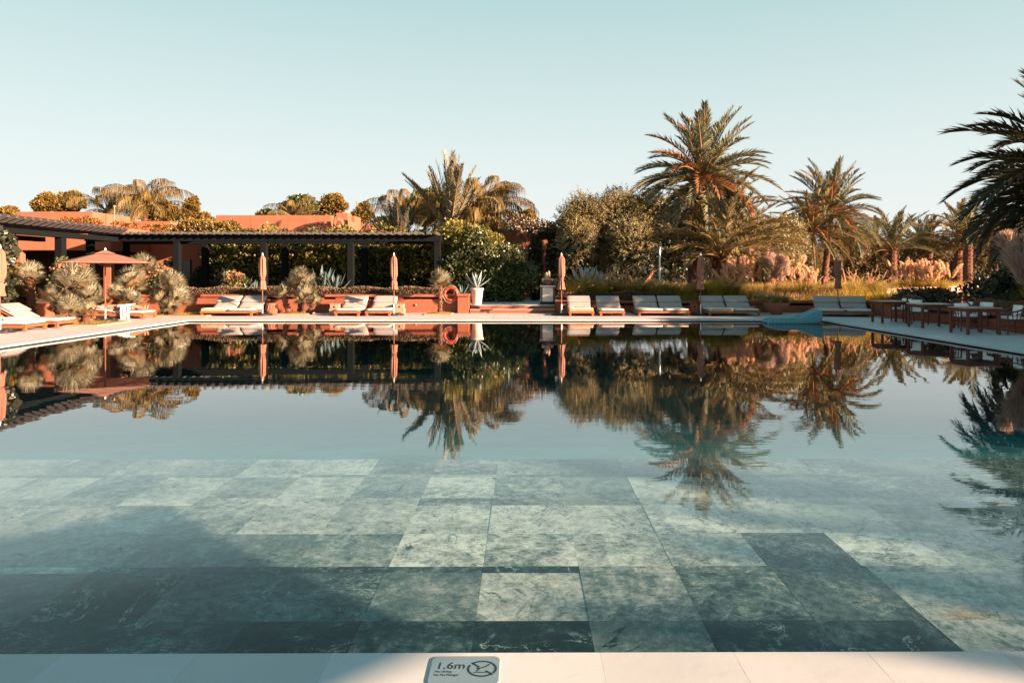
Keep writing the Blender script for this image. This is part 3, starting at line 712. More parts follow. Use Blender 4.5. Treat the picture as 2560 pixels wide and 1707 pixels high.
# ------------------------------------------------------------------ houses
def house(label, loc): return empty('terracotta_house', loc, 0, label, 'house', None)
T = M['terra']
hA = house('low terracotta house with an open shaded loggia behind the left pergola', (-25, 40, .3))
def hb(root, nm, x0, x1, y0, y1, z0, z1, mat=T, bev=.02):
    l = root.location; mb = MB(); mb.cbox(x0-l.x, x1-l.x, y0-l.y, y1-l.y, z0-l.z, z1-l.z, bev); return mb.build(nm, mat, root)
hb(hA, 'roof_slab', -31, -21.05, 37.8, 46, 3.87, 4.08)
hb(hA, 'lintel', -31, -21.2, 38.05, 38.45, 2.87, 3.868)
hb(hA, 'lintel', -21.6, -21.2, 38.452, 42.0, 2.87, 3.868)
hb(hA, 'pillar', -21.58, -21.2, 38.05, 38.43, .25, 2.868)
hb(hA, 'pillar', -26.3, -25.8, 38.05, 38.43, .25, 2.868)
hb(hA, 'pillar', -31.0, -30.4, 38.05, 38.43, .25, 2.868)
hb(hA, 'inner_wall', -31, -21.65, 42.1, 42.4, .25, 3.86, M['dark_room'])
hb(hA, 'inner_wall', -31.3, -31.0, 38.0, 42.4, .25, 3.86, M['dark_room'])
hb(hA, 'wall', -21.64, -17.0, 42.0, 42.4, .25, 3.95)
for xa in (-20.25, -19.45):
    d = hb(hA, 'door', xa, xa+.56, 41.95, 42.02, .25, 2.42, M['dark_glass'], .005)
    for q in (-.05, .56): hb(hA, 'door_frame', xa+q, xa+q+.05, 41.93, 42.03, .25, 2.47, M['pergola'], .005)
hb(hA, 'parapet', -29.4, -25.0, 43, 47.1, 4.0, 5.26)
hb(hA, 'parapet', -26.6, -22.9, 48, 50, 3.9, 5.06)
pc = MB().tube([(-24.3+25, 44-40, 3.7), (-24.3+25, 44-40, 5.35)], .03, 8); pc.lathe([(.09, 0), (.09, .03), (.02, .10)], 10, (-24.3+25, 44-40, 5.33)); pc.build('vent_pipe', M['pink_stone'], hA)
hB = house('large plain terracotta block with a stepped pale roof corner above the long pergola', (-16, 50, .3))
hb(hB, 'wall', -19.95, -12.5, 48, 52.6, .2, 5.45)
tw = MB(); l = hB.location
tb = bmesh.new()
def twbox(x0, x1, y0, y1, z0, z1): tw.cbox(x0-l.x, x1-l.x, y0-l.y, y1-l.y, z0-l.z, z1-l.z, .02)
twbox(-13.7, -12.85, 54, 55.2, .2, 6.1); twbox(-13.7, -12.85, 55.202, 56.2, .2, 5.55); twbox(-13.7, -12.85, 56.202, 58.3, .2, 6.05)
tw.build('stair_tower', T, hB); tb.free()
hb(hB, 'wall', -13.2, -12.0, 58.4, 63.0, .2, 5.5)
hb(hB, 'window', -12.02, -11.97, 58.6, 59.4, 3.6, 5.1, M['slot'], .004)
hb(hB, 'wall', -13, -10.6, 66, 70, .2, 5.4)
hC = house('small terracotta house half hidden by vines behind the terrace', (0.5, 46, .3))
hb(hC, 'wall', -1.57, 2.7, 44, 48, .2, 4.35)
hb(hC, 'chimney', -1.75, -1.45, 48.2, 49.5, .2, 5.0, T)
hb(hC, 'window', -.22, .06, 43.97, 44.02, 2.55, 2.85, M['dark_glass'], .004)

# ------------------------------------------------------------------ pergolas
TB = M['pergola']
p1 = empty('pergola', (-12, 37.6, .3), 0, 'long dark timber pergola spanning behind the far loungers', 'pergola')
def pb(root, nm, x0, x1, y0, y1, z0, z1, bev=.012, mat=TB):
    l = root.location; return MB().cbox(x0-l.x, x1-l.x, y0-l.y, y1-l.y, z0-l.z, z1-l.z, bev).build(nm, mat, root)
for j in range(5):
    xx = -4.22 - 4.22*j
    pb(p1, 'post', xx-.15, xx+.15, 35.95, 36.25, .25, 3.24)
    if j < 5 and j > 0: pb(p1, 'post', xx-.15-.03, xx+.15-.03, 39.2, 39.5, .25, 3.24)
pb(p1, 'beam', -21.3, -4.02, 35.93, 36.27, 3.242, 3.55); pb(p1, 'beam', -21.3, -4.02, 39.18, 39.52, 3.242, 3.55)
for k in range(43):
    xx = -20.9 + .395*k
    pb(p1, 'rafter', xx, xx+.10, 35.55, 41.9 if xx < -16.6 else 38.2, 3.552, 3.70, .008, M['rafter'])
pb(p1, 'beam', -4.32, -4.04, 36.272, 39.178, 3.245, 3.54)
p2 = empty('pergola', (-20.5, 31, .3), 0, 'dark timber pergola with notched rafter ends running toward the camera at the left', 'pergola')
for yy in (25.2, 31.35): pb(p2, 'post', -19.74, -19.42, yy-.16, yy+.16, .15, 3.2)
for yy in (25.2, 31.35): pb(p2, 'post', -23.2, -22.9, yy-.16, yy+.16, .15, 3.2)
pb(p2, 'beam', -19.75, -19.41, 22, 35.5, 3.202, 3.42); pb(p2, 'beam', -23.22, -22.88, 22, 35.5, 3.202, 3.42)
raf = MB(); raf.prism([(-23.9+20.5, 3.27), (-19.25+20.5, 3.27), (-18.85+20.5, 3.43), (-18.85+20.5, 3.52), (-18.95+20.5, 3.56), (-23.9+20.5, 3.56)], -.075, .075)
rme = raf.mesh('rafter', M['rafter'])
for k in range(30): link('rafter', rme, p2, (0, 22.2+.45*k-31, .006))

# garden arch hung with creeper
ar = empty('garden_arch', (1.0, 38, .3), 0, 'dark creeper covered garden gateway between the terrace and the small house', 'gateway')
for xa, xb in ((.42, .80), (1.28, 1.55)): MB().cbox(xa-1, xb-1, -.2, .2, -.05, 3.5, .02).build('post', TB, ar)
MB().cbox(-.7, .75, -.18, .18, 3.502, 3.7, .02).build('beam', TB, ar)
rr = np.random.default_rng(5)
link('creeper', crown_mesh('creeper', 7000, [(-.40, -.1, 1.8, .36, .4, 1.9), (.42, -.1, 1.8, .26, .4, 1.9), (0, 0, 3.55, .9, .45, .3)], .14, M['darkbush'], 61, .34), ar)
link('creeper_blossom', crown_mesh('creeper_blossom', 1500, [(-.2, -.2, 3.75, .95, .5, .38), (-1.3, -.2, 4.0, .8, .5, .4), (.6, -.3, 3.7, .5, .4, .3)], .13, M['clipped'], 62, .36), ar)
link('creeper_blossom', crown_mesh('creeper_blossom', 140, [(-.6, -.3, 3.75, .9, .5, .4)], .10, M['whiteflower'], 63, .4), ar)
# ------------------------------------------------------------------ clipped hedges on the planter walls
def box_leaf_mesh(name, n, x0, x1, y0, y1, z0, z1, size, mat, seed, aspect=.35, amp=.05):
    r = np.random.default_rng(seed); P = np.stack([r.uniform(x0, x1, n), r.uniform(y0, y1, n), r.uniform(z0, z1, n)], 1)
    f = r.integers(0, 10, n); Nn = np.zeros((n, 3))
    top = f < 4; P[top, 2] = z1 - np.abs(r.normal(0, .02, top.sum())) + amp*np.sin(P[top, 0]*3.1); Nn[top, 2] = 1
    fr = (f >= 4) & (f < 9); P[fr, 1] = y0 + np.abs(r.normal(0, .03, fr.sum())); Nn[fr, 1] = -1
    return np_mesh(name, leaf_quads(P, Nn, size, aspect, r, out=.8, up=.3, rnd=.7), 4, mat)
def hedge(label, x0, x1, y0, y1, z0, z1, n, size=.06, mat='clipped', seed=1, cat='hedge', name='clipped_hedge'):
    root = empty(name, ((x0+x1)/2, (y0+y1)/2, z0), 0, label, cat)
    l = root.location
    link('foliage', box_leaf_mesh('foliage', n, x0-l.x, x1-l.x, y0-l.y, y1-l.y, 0, z1-z0, size, M[mat], seed), root)
    MB().cbox(x0-l.x+.06, x1-l.x-.06, y0-l.y+.07, y1-l.y-.05, -.3, z1-z0-.08, .02).build('hedge_core', M['soil'], root)  # solid dark core, so gaps between the hedge leaves read as shade
    return root
hedge('long clipped hedge on the planter wall left of the steps', -16.2, -3.0, WALLY+.5, WALLY+1.1, .62, 1.03, 15000, .075, seed=2)
hedge('clipped hedge on the planter wall behind the right hand loungers', 1.5, 6.6, WALLY+.45, WALLY+1.0, .42, .84, 9000, .07, seed=3)
hedge('clipped dark hedge behind the dining chairs on the right deck', 14.85, 15.6, 17.0, 24.6, .4, .95, 8000, .08, 'darkbush', seed=4)

# ------------------------------------------------------------------ creeper and shrubs round the pergola
def bush(label, loc, blobs, n, size, mat, seed, cat='shrub', name='shrub', extra=(), aspect=.34, group=None, sprig=False, zmin=None, shell=.2, lump=.2, **kw):
    b_in = name not in ('bougainvillea', 'flowering_creeper')
    if sprig: me = sprig_mesh('foliage', n, blobs, M[mat], seed, leaf=size, aspect=aspect, zmin=zmin, shell=shell, lump=lump, **kw)
    else: me = crown_mesh('foliage', n, blobs, size, M[mat], seed, aspect, shell, lump, zmin)
    ms = [('foliage', me)]
    if b_in: ms.append(('inner_shade_foliage', crown_mesh('inner_shade_foliage', max(300, n//8), [(b[0], b[1]+.12, b[2]-.05, b[3]*.66, b[4]*.6, b[5]*.66) for b in blobs], size*2.2, M['darkbush'], seed+90, .5, .3, lump)))  # dark inner leaves stand for the shade within the bush
    for (nm, m2, n2, s2, bl) in extra: ms.append((nm, crown_mesh(nm, n2, bl or blobs, s2, M[m2], seed+50, .4, .1, lump)))
    rt_ = shrub(name, label, cat, loc, ms, group)
    for c_ in rt_.children:
        if c_.name.split('.')[0] in ('flowers', 'blossom', 'sunlit_leaves'): c_['kind'] = 'stuff'
    return rt_
# wall of creeper behind the pergola
bl = [(x, random.uniform(-.2, .2), z, 1.1, .7, 1.1) for x in np.arange(-5.4, 6.2, 1.25) for z in (1.0, 2.5)] + [(x, .1, 3.1, 1.2, .7, .7) for x in np.arange(-5, 6.0, 1.5)]
bush('wall of green creeper with leaves tinted sunlit yellow hanging behind the long pergola', (-11.2, 41.0, .3), bl, 26000, .17, 'hedge', 71, 'creeper', 'creeper_wall', extra=[('sunlit_leaves', 'sunny', 6500, .16, [(x, -.45, 2.6+.5*math.sin(x*2), 1.3, .6, 1.0) for x in np.arange(-4, 6, 1.3)])])
cw = [o for o in bpy.data.objects if o.name.startswith('creeper_wall')][0]
MB().cbox(-5.8, 6.0, .5, .75, 0, 3.2, .02).build('creeper_backing', M['darkwall'], cw)  # dark backing added so gaps in the creeper read as shade
# big shrub right of the pergola, with white blossom at its right
bl = [(-1.0, .5, 2.3, 1.2, 1.0, 1.4), (-.1, -.2, 2.1, 1.5, 1.2, 1.5), (1.3, -.4, 1.55, 1.3, 1.2, 1.25), (-.4, -.3, .9, 1.5, 1.1, 1.2), (1.0, -.6, .7, 1.4, 1.1, 1.0), (-1.3, .8, 3.2, .9, .8, .7), (-.3, .5, 3.1, 1.0, .9, .7)]
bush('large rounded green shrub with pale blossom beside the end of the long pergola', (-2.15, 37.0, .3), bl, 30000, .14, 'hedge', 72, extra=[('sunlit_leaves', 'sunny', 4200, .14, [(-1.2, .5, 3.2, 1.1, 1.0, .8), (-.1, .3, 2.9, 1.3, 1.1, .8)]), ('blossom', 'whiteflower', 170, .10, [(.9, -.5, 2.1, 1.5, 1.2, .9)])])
# dark shrubs in shade
sh_c = 'dark shrubs in shade under the pergola and behind the terrace'
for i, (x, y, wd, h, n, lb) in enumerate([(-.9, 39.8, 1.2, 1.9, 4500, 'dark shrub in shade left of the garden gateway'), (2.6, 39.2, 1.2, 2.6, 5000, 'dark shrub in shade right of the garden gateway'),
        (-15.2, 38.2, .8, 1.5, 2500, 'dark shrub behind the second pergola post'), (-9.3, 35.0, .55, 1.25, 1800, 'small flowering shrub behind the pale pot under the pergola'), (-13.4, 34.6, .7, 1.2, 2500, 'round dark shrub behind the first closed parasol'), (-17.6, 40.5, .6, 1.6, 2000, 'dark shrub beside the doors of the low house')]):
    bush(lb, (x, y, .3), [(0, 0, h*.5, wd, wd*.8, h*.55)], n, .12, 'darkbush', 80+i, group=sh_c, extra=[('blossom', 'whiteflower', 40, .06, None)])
# pot under pergola
pt = empty('plant_pot', (-9.3, 34.6, .3), 0, 'pale flat plant pot under the pergola on the hedge line', 'plant pot')
MB().lathe([(.30, .45), (.40, .75), (.42, .78), (.38, .78)], 20).build('bowl', M['pink_stone'], pt)
# oleanders with pink flowers
for i, (sx, sy, D, lb) in enumerate([(168, 665, 29, 'pink flowering shrub behind the big fan palm at the left pillar'), (408, 676, 32, 'pink flowering shrub behind the right most fan palm of the left bed'), (588, 690, 33.5, 'pink flowering plant beside the dark agaves under the pergola'), (197, 668, 29, 'second pink flowering shrub behind the big fan palm beside the open parasol')]):
    z = PZ(sy, D)
    bush(lb, (PX(sx, D), D, .3), [(0, 0, max(.5, (z-.3)*.6), .5, .5, max(.5, (z-.3)*.55))], 1500, .11, 'hedge', 90+i, 'flowering shrub', 'flowering_shrub', extra=[('blossom', 'pinkflower', 300, .09, [(0, 0, z-.4, .38, .38, .28)])])
# white flowered bush at far left edge
bush('white flowering bush behind the leftmost closed parasol', (PX(15, 24), 24, .2), [(-.25, 0, 2.25, .5, .6, .75), (-.4, 0, 1.0, .5, .6, .9)], 2600, .13, 'darkbush', 96, 'flowering bush', 'flowering_bush', extra=[('blossom', 'whiteflower', 90, .15, [(-.25, -.1, 2.3, .5, .6, .7)])])
bush('orange green shrub at the far left below the white flowering bush', (PX(30, 26), 26, .2), [(0, 0, .9, .8, .7, .95)], 2600, .12, 'bush', 97, group='sunlit shrubs')

# bougainvillea and white creeper on the house roofs
bl = [(PX(x, 42)+25, 0, PZ(y, 42)-4.1, .42, .4, .20) for x, y in ((48, 545), (60, 553), (85, 556), (105, 552), (130, 560), (150, 556), (175, 548), (200, 552), (225, 548), (240, 556), (300, 560), (330, 562), (380, 566), (400, 565))]
bush('red bougainvillea climbing over the parapet of the low left house', (-25, 42.0, 4.0), bl, 2300, .13, 'bush', 98, 'bougainvillea', 'bougainvillea', extra=[('flowers', 'bougain', 520, .12, bl[:3]), ('flowers', 'bougain', 330, .11, bl[5:])])
bl = [(PX(x, 44)+17, 0, PZ(y, 44)-4.1, .62, .6, .30) for x, y in ((435, 574), (465, 570), (495, 568), (525, 569), (555, 572), (590, 578), (620, 583), (480, 558), (515, 560), (570, 562))]
bush('golden creeper with white blossom in front of the large terracotta block', (-17, 44, 4.0), bl, 9000, .14, 'bush', 99, 'creeper', 'flowering_creeper', extra=[('blossom', 'whiteflower', 700, .10, None)])

# round topped trees and bushes against the sky, behind the houses
def sky_bush(label, sx, sy, rx, ry, D, seed, mat='bush', n=5000, group='orange green trees behind the houses'):
    """A tree whose crown fills about rx by ry picture pixels."""
    s = D/F; zc = PZ(sy, D); a, b = rx*s, ry*s; r = random.Random(seed)
    bl = [(0, 0, zc-.3, a*.8, a*.7, b*.75)] + [(a*.6*math.cos(k*1.3), r.uniform(-.4, .4), zc-.3+b*.55*math.sin(k*1.9), a*.48, a*.45, b*.45) for k in range(7)]
    tk = MB().tube([(0, 0, -.1), (.1, 0, zc*.5), (0, 0, zc-.2)], [.16, .12, .06], 7)
    return shrub('round_tree', label, 'tree', (PX(sx, D), D, .3), [('crown', crown_mesh('crown', n, bl, .20, M[mat], seed, .36, .2, .25))], group, tk)
sky_bush('conical golden tree at the far left above the pergola', 22, 540, 26, 22, 50, 201, n=2600)
sky_bush('rounded golden tree left of the feathery palm on the left skyline', 115, 508, 26, 24, 55, 202)
sky_bush('broad golden tree touching the feathery palm on the left skyline', 172, 508, 38, 28, 56, 203)
sky_bush('tree filling below the queen palm on the left skyline', 405, 535, 45, 28, 54, 204)
sky_bush('slim tree with a round tuft on top right of the queen palm', 478, 527, 20, 34, 55, 205, n=3000)
sky_bush('low golden tree left of the large terracotta block', 505, 552, 30, 18, 54, 207, n=2500)
sky_bush('small dark tree peeping over the left of the large block', 665, 535, 20, 10, 62, 208, 'hedge', n=1800)
sky_bush('dark feathery tree over the middle of the large block', 745, 520, 50, 32, 62, 209, 'hedge', n=5000)
sky_bush('rounded orange tree behind the stair tower', 828, 515, 40, 30, 63, 210)
sky_bush('ragged orange tree right of the stair tower', 905, 535, 26, 30, 66, 211, n=2600)
sky_bush('low olive tree left of the palm group', 955, 568, 34, 26, 60, 212, 'hedge', n=3000)
sky_bush('dark tree standing among the palm group', 1060, 520, 70, 48, 50, 213, 'hedge', n=9000)
sky_bush('golden tree low behind the palm group', 1190, 560, 70, 34, 50, 214, n=8000)
sky_bush('orange bush over the roof of the small house', 1315, 550, 26, 24, 52, 215, n=3000)

# ------------------------------------------------------------------ olives
def olive(label, x, y, blobs, n, seed, limbs, group='olive trees right of the terrace', twig=.45, leaf=.08, per=15, mat='olive'):
    tk = MB()
    for pts, rad in limbs: tk.tube(pts, rad, 7)
    return shrub('olive_tree', label, 'olive tree', (x, y, .3), [('crown', sprig_mesh('crown', n, blobs, M[mat], seed, twig, leaf, per, .2, .22, .22, zmin=.3)), ('inner_shade_foliage', crown_mesh('inner_shade_foliage', n//3, [(b[0], b[1]+.2, max(b[2]-.3, b[5]*.6), b[3]*.85, b[4]*.8, b[5]*.85) for b in blobs], .38, M['darkbush'], seed+7, .45, .35, .2, zmin=.05))], group, tk)  # inner leaves coloured dark for the shade deep in the crown
D = 38.0; ox = PX(1555, D)
def ob(sx, sy, rx, rz, dy=0, ry=None): return (PX(sx, D)-ox, dy, PZ(sy, D)-.3, rx*D/F, (ry or rx)*D/F*.9, rz*D/F)
bl = [ob(1470, 545, 62, 50), ob(1545, 530, 62, 48), ob(1620, 535, 60, 48), ob(1665, 570, 50, 55), ob(1440, 600, 40, 60, -.6), ob(1500, 610, 55, 55, .5), ob(1575, 605, 48, 60, -1.0), ob(1660, 610, 45, 45, -.4), ob(1445, 590, 30, 30, -1.3), ob(1480, 640, 60, 50, .8), ob(1430, 650, 35, 45, .6)]
olive('large silvery olive tree with a broad rounded crown right of the steps', ox, D, bl, 12500, 301,
      [([(.7, -1.2, -.1), (.85, -1.2, .6), (1.3, -1.0, 1.3), (2.0, -.6, 2.4)], [.12, .10, .08, .05]), ([(.65, -1.2, -.1), (.5, -1.2, .6), (.1, -.8, 1.6), (-.4, 0, 2.6)], [.11, .09, .07, .05]), ([(-1.2, .4, -.1), (-1.2, .4, 1.6), (-1.5, .2, 2.8)], [.16, .12, .07])])
for i, (sx, sy, rx, rz, D2, n, lb) in enumerate([(1930, 610, 75, 62, 42, 4200, 'rounded olive tree between the tall palm and the twin palms'), (2110, 612, 52, 52, 56, 2600, 'olive tree behind the closed parasol right of the twin palms'), (2170, 640, 70, 40, 60, 2600, 'low olive tree between twin palms and the far palms'), (1990, 655, 60, 40, 52, 2000, 'shaded olive tree behind the twin palm trunks'),
        (2300, 640, 70, 40, 74, 2600, 'olive tree behind the far pair of palms'), (2440, 640, 80, 42, 78, 2600, 'olive tree behind the rightmost far palms'), (2560, 640, 70, 46, 78, 2200, 'olive tree at the right edge of the far grove'), (1830, 640, 60, 50, 46, 2200, 'olive tree directly behind the low spreading palm'), (2230, 650, 60, 36, 66, 1800, 'dark olive under the lone far palm')]):
    s = D2/F; r = random.Random(i)
    bl = [(0, 0, PZ(sy, D2)-.3, rx*s*.7, rx*s*.7, rz*s*.8)] + [(rx*s*.6*math.cos(k*1.1), r.uniform(-.8, .3), PZ(sy, D2)-.3+rz*s*.5*math.sin(k*2.3), rx*s*.42, rx*s*.4, rz*s*.45) for k in range(7)]
    olive(lb, PX(sx, D2), D2, bl, n, 310+i, [([(0, 0, -.1), (.1, 0, .9), (-.1, 0, 2)], [.16, .12, .06])], twig=.6, leaf=.13, per=10, mat='far_olive' if i else 'olive')

# far-off line of trees closing the horizon
r_ = random.Random(77)
bl = [(x, 118+r_.uniform(-9, 9), r_.uniform(.6, 2.2), r_.uniform(4, 7), 3, r_.uniform(2.2, 3.6)) for x in np.arange(-75, 125, 4.0)]
tl = link('far_trees', crown_mesh('far_trees', 26000, bl, .75, M['far_olive'], 901, .45, .25, .2)); tag(tl, 'far line of olive trees along the horizon', 'trees', kind='stuff')
bl = [(x, 84+r_.uniform(-3, 3), r_.uniform(.3, 1.2), r_.uniform(3, 5), 2, r_.uniform(1.4, 2.3)) for x in np.arange(4, 75, 3.0)]
tl = link('far_bushes', crown_mesh('far_bushes', 14000, bl, .5, M['darkbush'], 902, .45, .25, .2)); tag(tl, 'dark bushes beneath the far palm grove', 'bushes', kind='stuff')
# ------------------------------------------------------------------ palms
palm('date_palm', 'tallest date palm with a dark trunk rising behind the far loungers', PX(1735, 38), 38, .3, 6.7, 'date', 82, 1.0, (.34, .26), .5, 1, None, -42, 88, orange=8)
palm('date_palm', 'low spreading date palm at the foot of the tallest palm', PX(1800, 37.2), 37.2, .3, 2.7, 'gold', 60, 1.05, (.26, .24), .1, 2, None, 8, 82)
palm('date_palm', 'small date palm growing through the skirt of the tallest palm', PX(1790, 38.5), 38.5, .3, 4.6, 'gold', 46, .95, (.2, .2), .1, 31, None, -45, 82)
g2 = 'twin date palms beyond the pampas grass'
palm('date_palm', 'left palm of the twin date palms, leaning slightly with a slim red trunk', PX(2035, 46), 46, .3, 4.4, 'gold', 54, .82, (.17, .14), -.05, 3, g2, -30, 85, orange=7)
palm('date_palm', 'right and taller palm of the twin date palms', PX(2058, 47), 47, .3, 5.65, 'date', 66, .92, (.2, .17), .55, 4, g2, -30, 88, orange=7, bend=.5)
g3 = 'date palms in the far grove at the right'
for i, (sx, sc, D, s, n, lb) in enumerate([(2233, 612, 58, .95, 34, 'lone far date palm with upright leaves left of the far grove'), (2302, 610, 66, .95, 30, 'left one of the pair of far palms above the pink grass'), (2325, 615, 70, .95, 26, 'right one of the pair of far palms above the pink grass'), (2398, 612, 64, .9, 28, 'far palm with a lit trunk under the near dark palm'), (2424, 590, 62, 1.0, 28, 'dark trunked far palm under the near dark palm'), (2488, 606, 64, 1.0, 30, 'far palm with sky between its leaves at the right'), (2545, 600, 68, 1.0, 26, 'far palm at the right edge of the photo'), (2400, 560, 76, .9, 26, 'distant palm peeping above the dark fronds'), (2190, 590, 84, .9, 22, 'most distant small palm left of the lone far palm')]):
    palm('date_palm', lb, PX(sx, D), D, .3, PZ(sc+8, D), 'gold' if i % 2 else 'date', int(n*.85), s*1.02, (.42, .30), .1, 20+i, g3, 8, 88, orange=8)
palm('date_palm', 'near dark date palm reaching in from the right edge', 19.5, 26.0, .25, 5.15, 'date_dark', 86, 1.12, (.32, .28), 0, 40, None, -48, 85)
# centre group
palm('date_palm', 'upright silvery date palm in the middle of the palm group', PX(1124, 41), 41, .3, 4.1, 'silver', 26, 1.12, (.26, .22), 0, 41, None, 52, 88)
palm('date_palm', 'spiky dark young palm left in the palm group above the pergola', PX(999, 41.5), 41.5, .3, 3.0, 'upright', 30, .82, (.22, .2), 0, 42, None, 45, 88)
gq = 'queen palms with drooping golden leaves'
palm('queen_palm', 'queen palm with drooping golden leaves at the left of the palm group', PX(1010, 46), 46, .3, 5.3, 'queen', 18, .82, (.18, .15), 0, 43, gq, 15, 84)
palm('queen_palm', 'queen palm with a pale trunk at the right of the palm group', PX(1177, 42.5), 42.5, .3, 4.7, 'queen', 26, 1.0, (.22, .20), .25, 44, gq, 10, 84)
palm('queen_palm', 'queen palm behind the silvery palm of the palm group', PX(1215, 47), 47, .3, 5.9, 'queen', 18, .95, (.2, .18), 0, 45, gq, 15, 84)
palm('queen_palm', 'queen palm with a dense weeping crown on the left skyline', PX(355, 53), 53, .3, 6.4, 'queen', 26, .98, (.22, .18), .3, 46, gq, 10, 85)
palm('queen_palm', 'thin feathery palm left of the weeping palm on the left skyline', PX(272, 54), 54, .3, 6.3, 'queen', 11, .9, (.18, .15), 0, 47, gq, 20, 80)
palm('queen_palm', 'thin feathery palm over the large terracotta block', PX(735, 60), 60, .3, 6.2, 'queen', 14, .75, (.18, .15), 0, 48, gq, 20, 85)

# shade trees to the right, beyond the edge of the photograph
gs = 'garden trees to the right of the pool'
def shade_tree(label, x, y, h, rad, seed, n=3500):
    bl = [(0, 0, h-rad*.8, rad*.85, rad*.85, rad*.8)] + [(rad*.6*math.cos(k), rad*.6*math.sin(k), h-rad*(.6+.25*math.sin(2*k)), rad*.5, rad*.5, rad*.5) for k in range(7)]
    shrub('leafy_tree', label, 'tree', (x, y, .25), [('crown', crown_mesh('crown', n, bl, .34, M['hedge'], seed, .4, .3, .2))], gs, MB().tube([(0, 0, -.1), (.1, 0, h*.4), (0, 0, h*.75)], [.2, .16, .1], 8))
bl = [(0, q, 2.0, 1.9, 2.3, 1.75) for q in np.arange(-11, 11.1, 2.4)]
shrub('tall_hedge', 'tall leafy garden hedge beyond the right deck, outside the photo', 'hedge', (21.5, 14.5, .2), [('foliage', crown_mesh('foliage', 16000, bl, .30, M['hedge'], 400, .4, .3, .2)), ('inner_shade_foliage', crown_mesh('inner_shade_foliage', 2500, [(0, b[1], 1.6, 1.4, 2, 1.4) for b in bl], .7, M['darkbush'], 401, .5, .3, .2))])
sC = Vector((-5.7, 4.0, -.14)); t = 27.0; c = sC + sdir*(t/math.cos(R(SUN_EL)))  # stand-in tree, added out of view to spread the pool shadow leftwards
shrub('round_tree', 'unseen slim tree with a round crown, added behind the camera to widen the pool shadow', 'tree', (c.x, c.y, .25), [('crown', crown_mesh('crown', 10000, [(0, 0, c.z-.25, 1.2, 1.2, .75), (.4, .3, c.z-.3, .8, .8, .6), (-.4, -.4, c.z-.2, .8, .9, .6)], .28, M['hedge'], 421, .42, .35, .1))], None, MB().tube([(0, 0, -.1), (0, 0, c.z-.6)], [.12, .06], 7))
for i, (tx, ty, tt_, s) in enumerate([(11.9, 1.2, 17, .95), (11.4, -.6, 15, .9)]):
    c = Vector((tx, ty, -.1)) + sdir*(tt_/math.cos(R(SUN_EL)))
    palm('date_palm', ['date palm behind the camera at the right', 'second date palm behind the camera at the right'][i], c.x, c.y, .25, c.z, 'date_dark', 34, s, (.28, .24), 0, 60+i, None, -40, 85)

# ------------------------------------------------------------------ fan palms
def H(sx, sy, D, rpx, n): return (PX(sx, D), D, PZ(sy, D), rpx*D/F, n)
fan_palm('fan palm with a leaning trunk at the far left behind the loungers', (PX(94, 25), 25, .0), [H(79, 693, 25, 46, 40)], seed=1)
fan_palm('largest bushy fan palm clump left of the open parasol pole', (PX(186, 24.6), 24.6, 0), [H(190, 712, 24.6, 62, 46), H(140, 738, 24.4, 44, 30), H(226, 745, 24.6, 50, 34), H(182, 778, 24.0, 48, 30), H(150, 768, 24.3, 40, 22), H(222, 778, 24.3, 36, 20)], seed=2)
fan_palm('fan palm clump with two heads right of the open parasol pole', (PX(325, 29.2), 29.2, 0), [H(331, 705, 29, 45, 36), H(296, 737, 28.8, 36, 26), H(330, 752, 28.8, 38, 28), H(361, 668, 31, 42, 36)], seed=3)
fan_palm('round fan palm clump right of the reclining person', (PX(425, 29.8), 29.8, 0), [H(427, 716, 29.8, 52, 46), H(444, 750, 29.6, 46, 34), H(405, 748, 29.5, 40, 28), H(425, 772, 29.3, 36, 22)], seed=4)
fan_palm('fan palm with two scaly trunks between the first two pairs of far loungers', (PX(745, 30.9), 30.9, 0), [H(754, 708, 30.7, 46, 42), H(709, 736, 30.5, 32, 26), H(763, 741, 30.4, 42, 34), H(785, 756, 30.6, 28, 18)], seed=5)
fan_palm('single fan palm on a slim trunk in front of the lifebuoy', (PX(1099, 30.7), 30.7, 0), [H(1101, 706, 30.7, 39, 54)], seed=6, trunk_r=.085)
for nm, a in (('square bed of dry grass around the slim fan palm', (PX(1098, 30.6), 30.6, .55, .6, '')), ('square planting bed around the two trunk fan palm', (PX(741, 30.8), 30.8, .62, .6, '')), ('strip of planting bed under the fan palms beyond the reclining person', (PX(405, 29.9), 29.9, 2.2, .9, '')), ('planting bed under the big fan palm clump at the left deck', (PX(170, 24.8), 24.8, 1.6, 1.0, ''))):
    x, y, hx, hy, _ = a
    b = empty('planting_bed', (x, y, 0), 0, nm, 'planting bed')
    MB().cbox(-hx, hx, -hy, hy, -.05, .045, .01).build('kerb', M['pink_stone'], b)
    MB().cbox(-hx+.07, hx-.07, -hy+.07, hy-.07, -.04, .055, .01).build('soil', M['gravel_bed'], b)
    gme = blade_mesh('turf', 900, 1.0, .10, .05, M['grass'], 33, .006, .3, 2)[0]; link('turf', gme, b, (0, 0, .05), (0, 0, 0), (hx*.85, hy*.85, .8))
    b.children[-1]['kind'] = 'stuff'

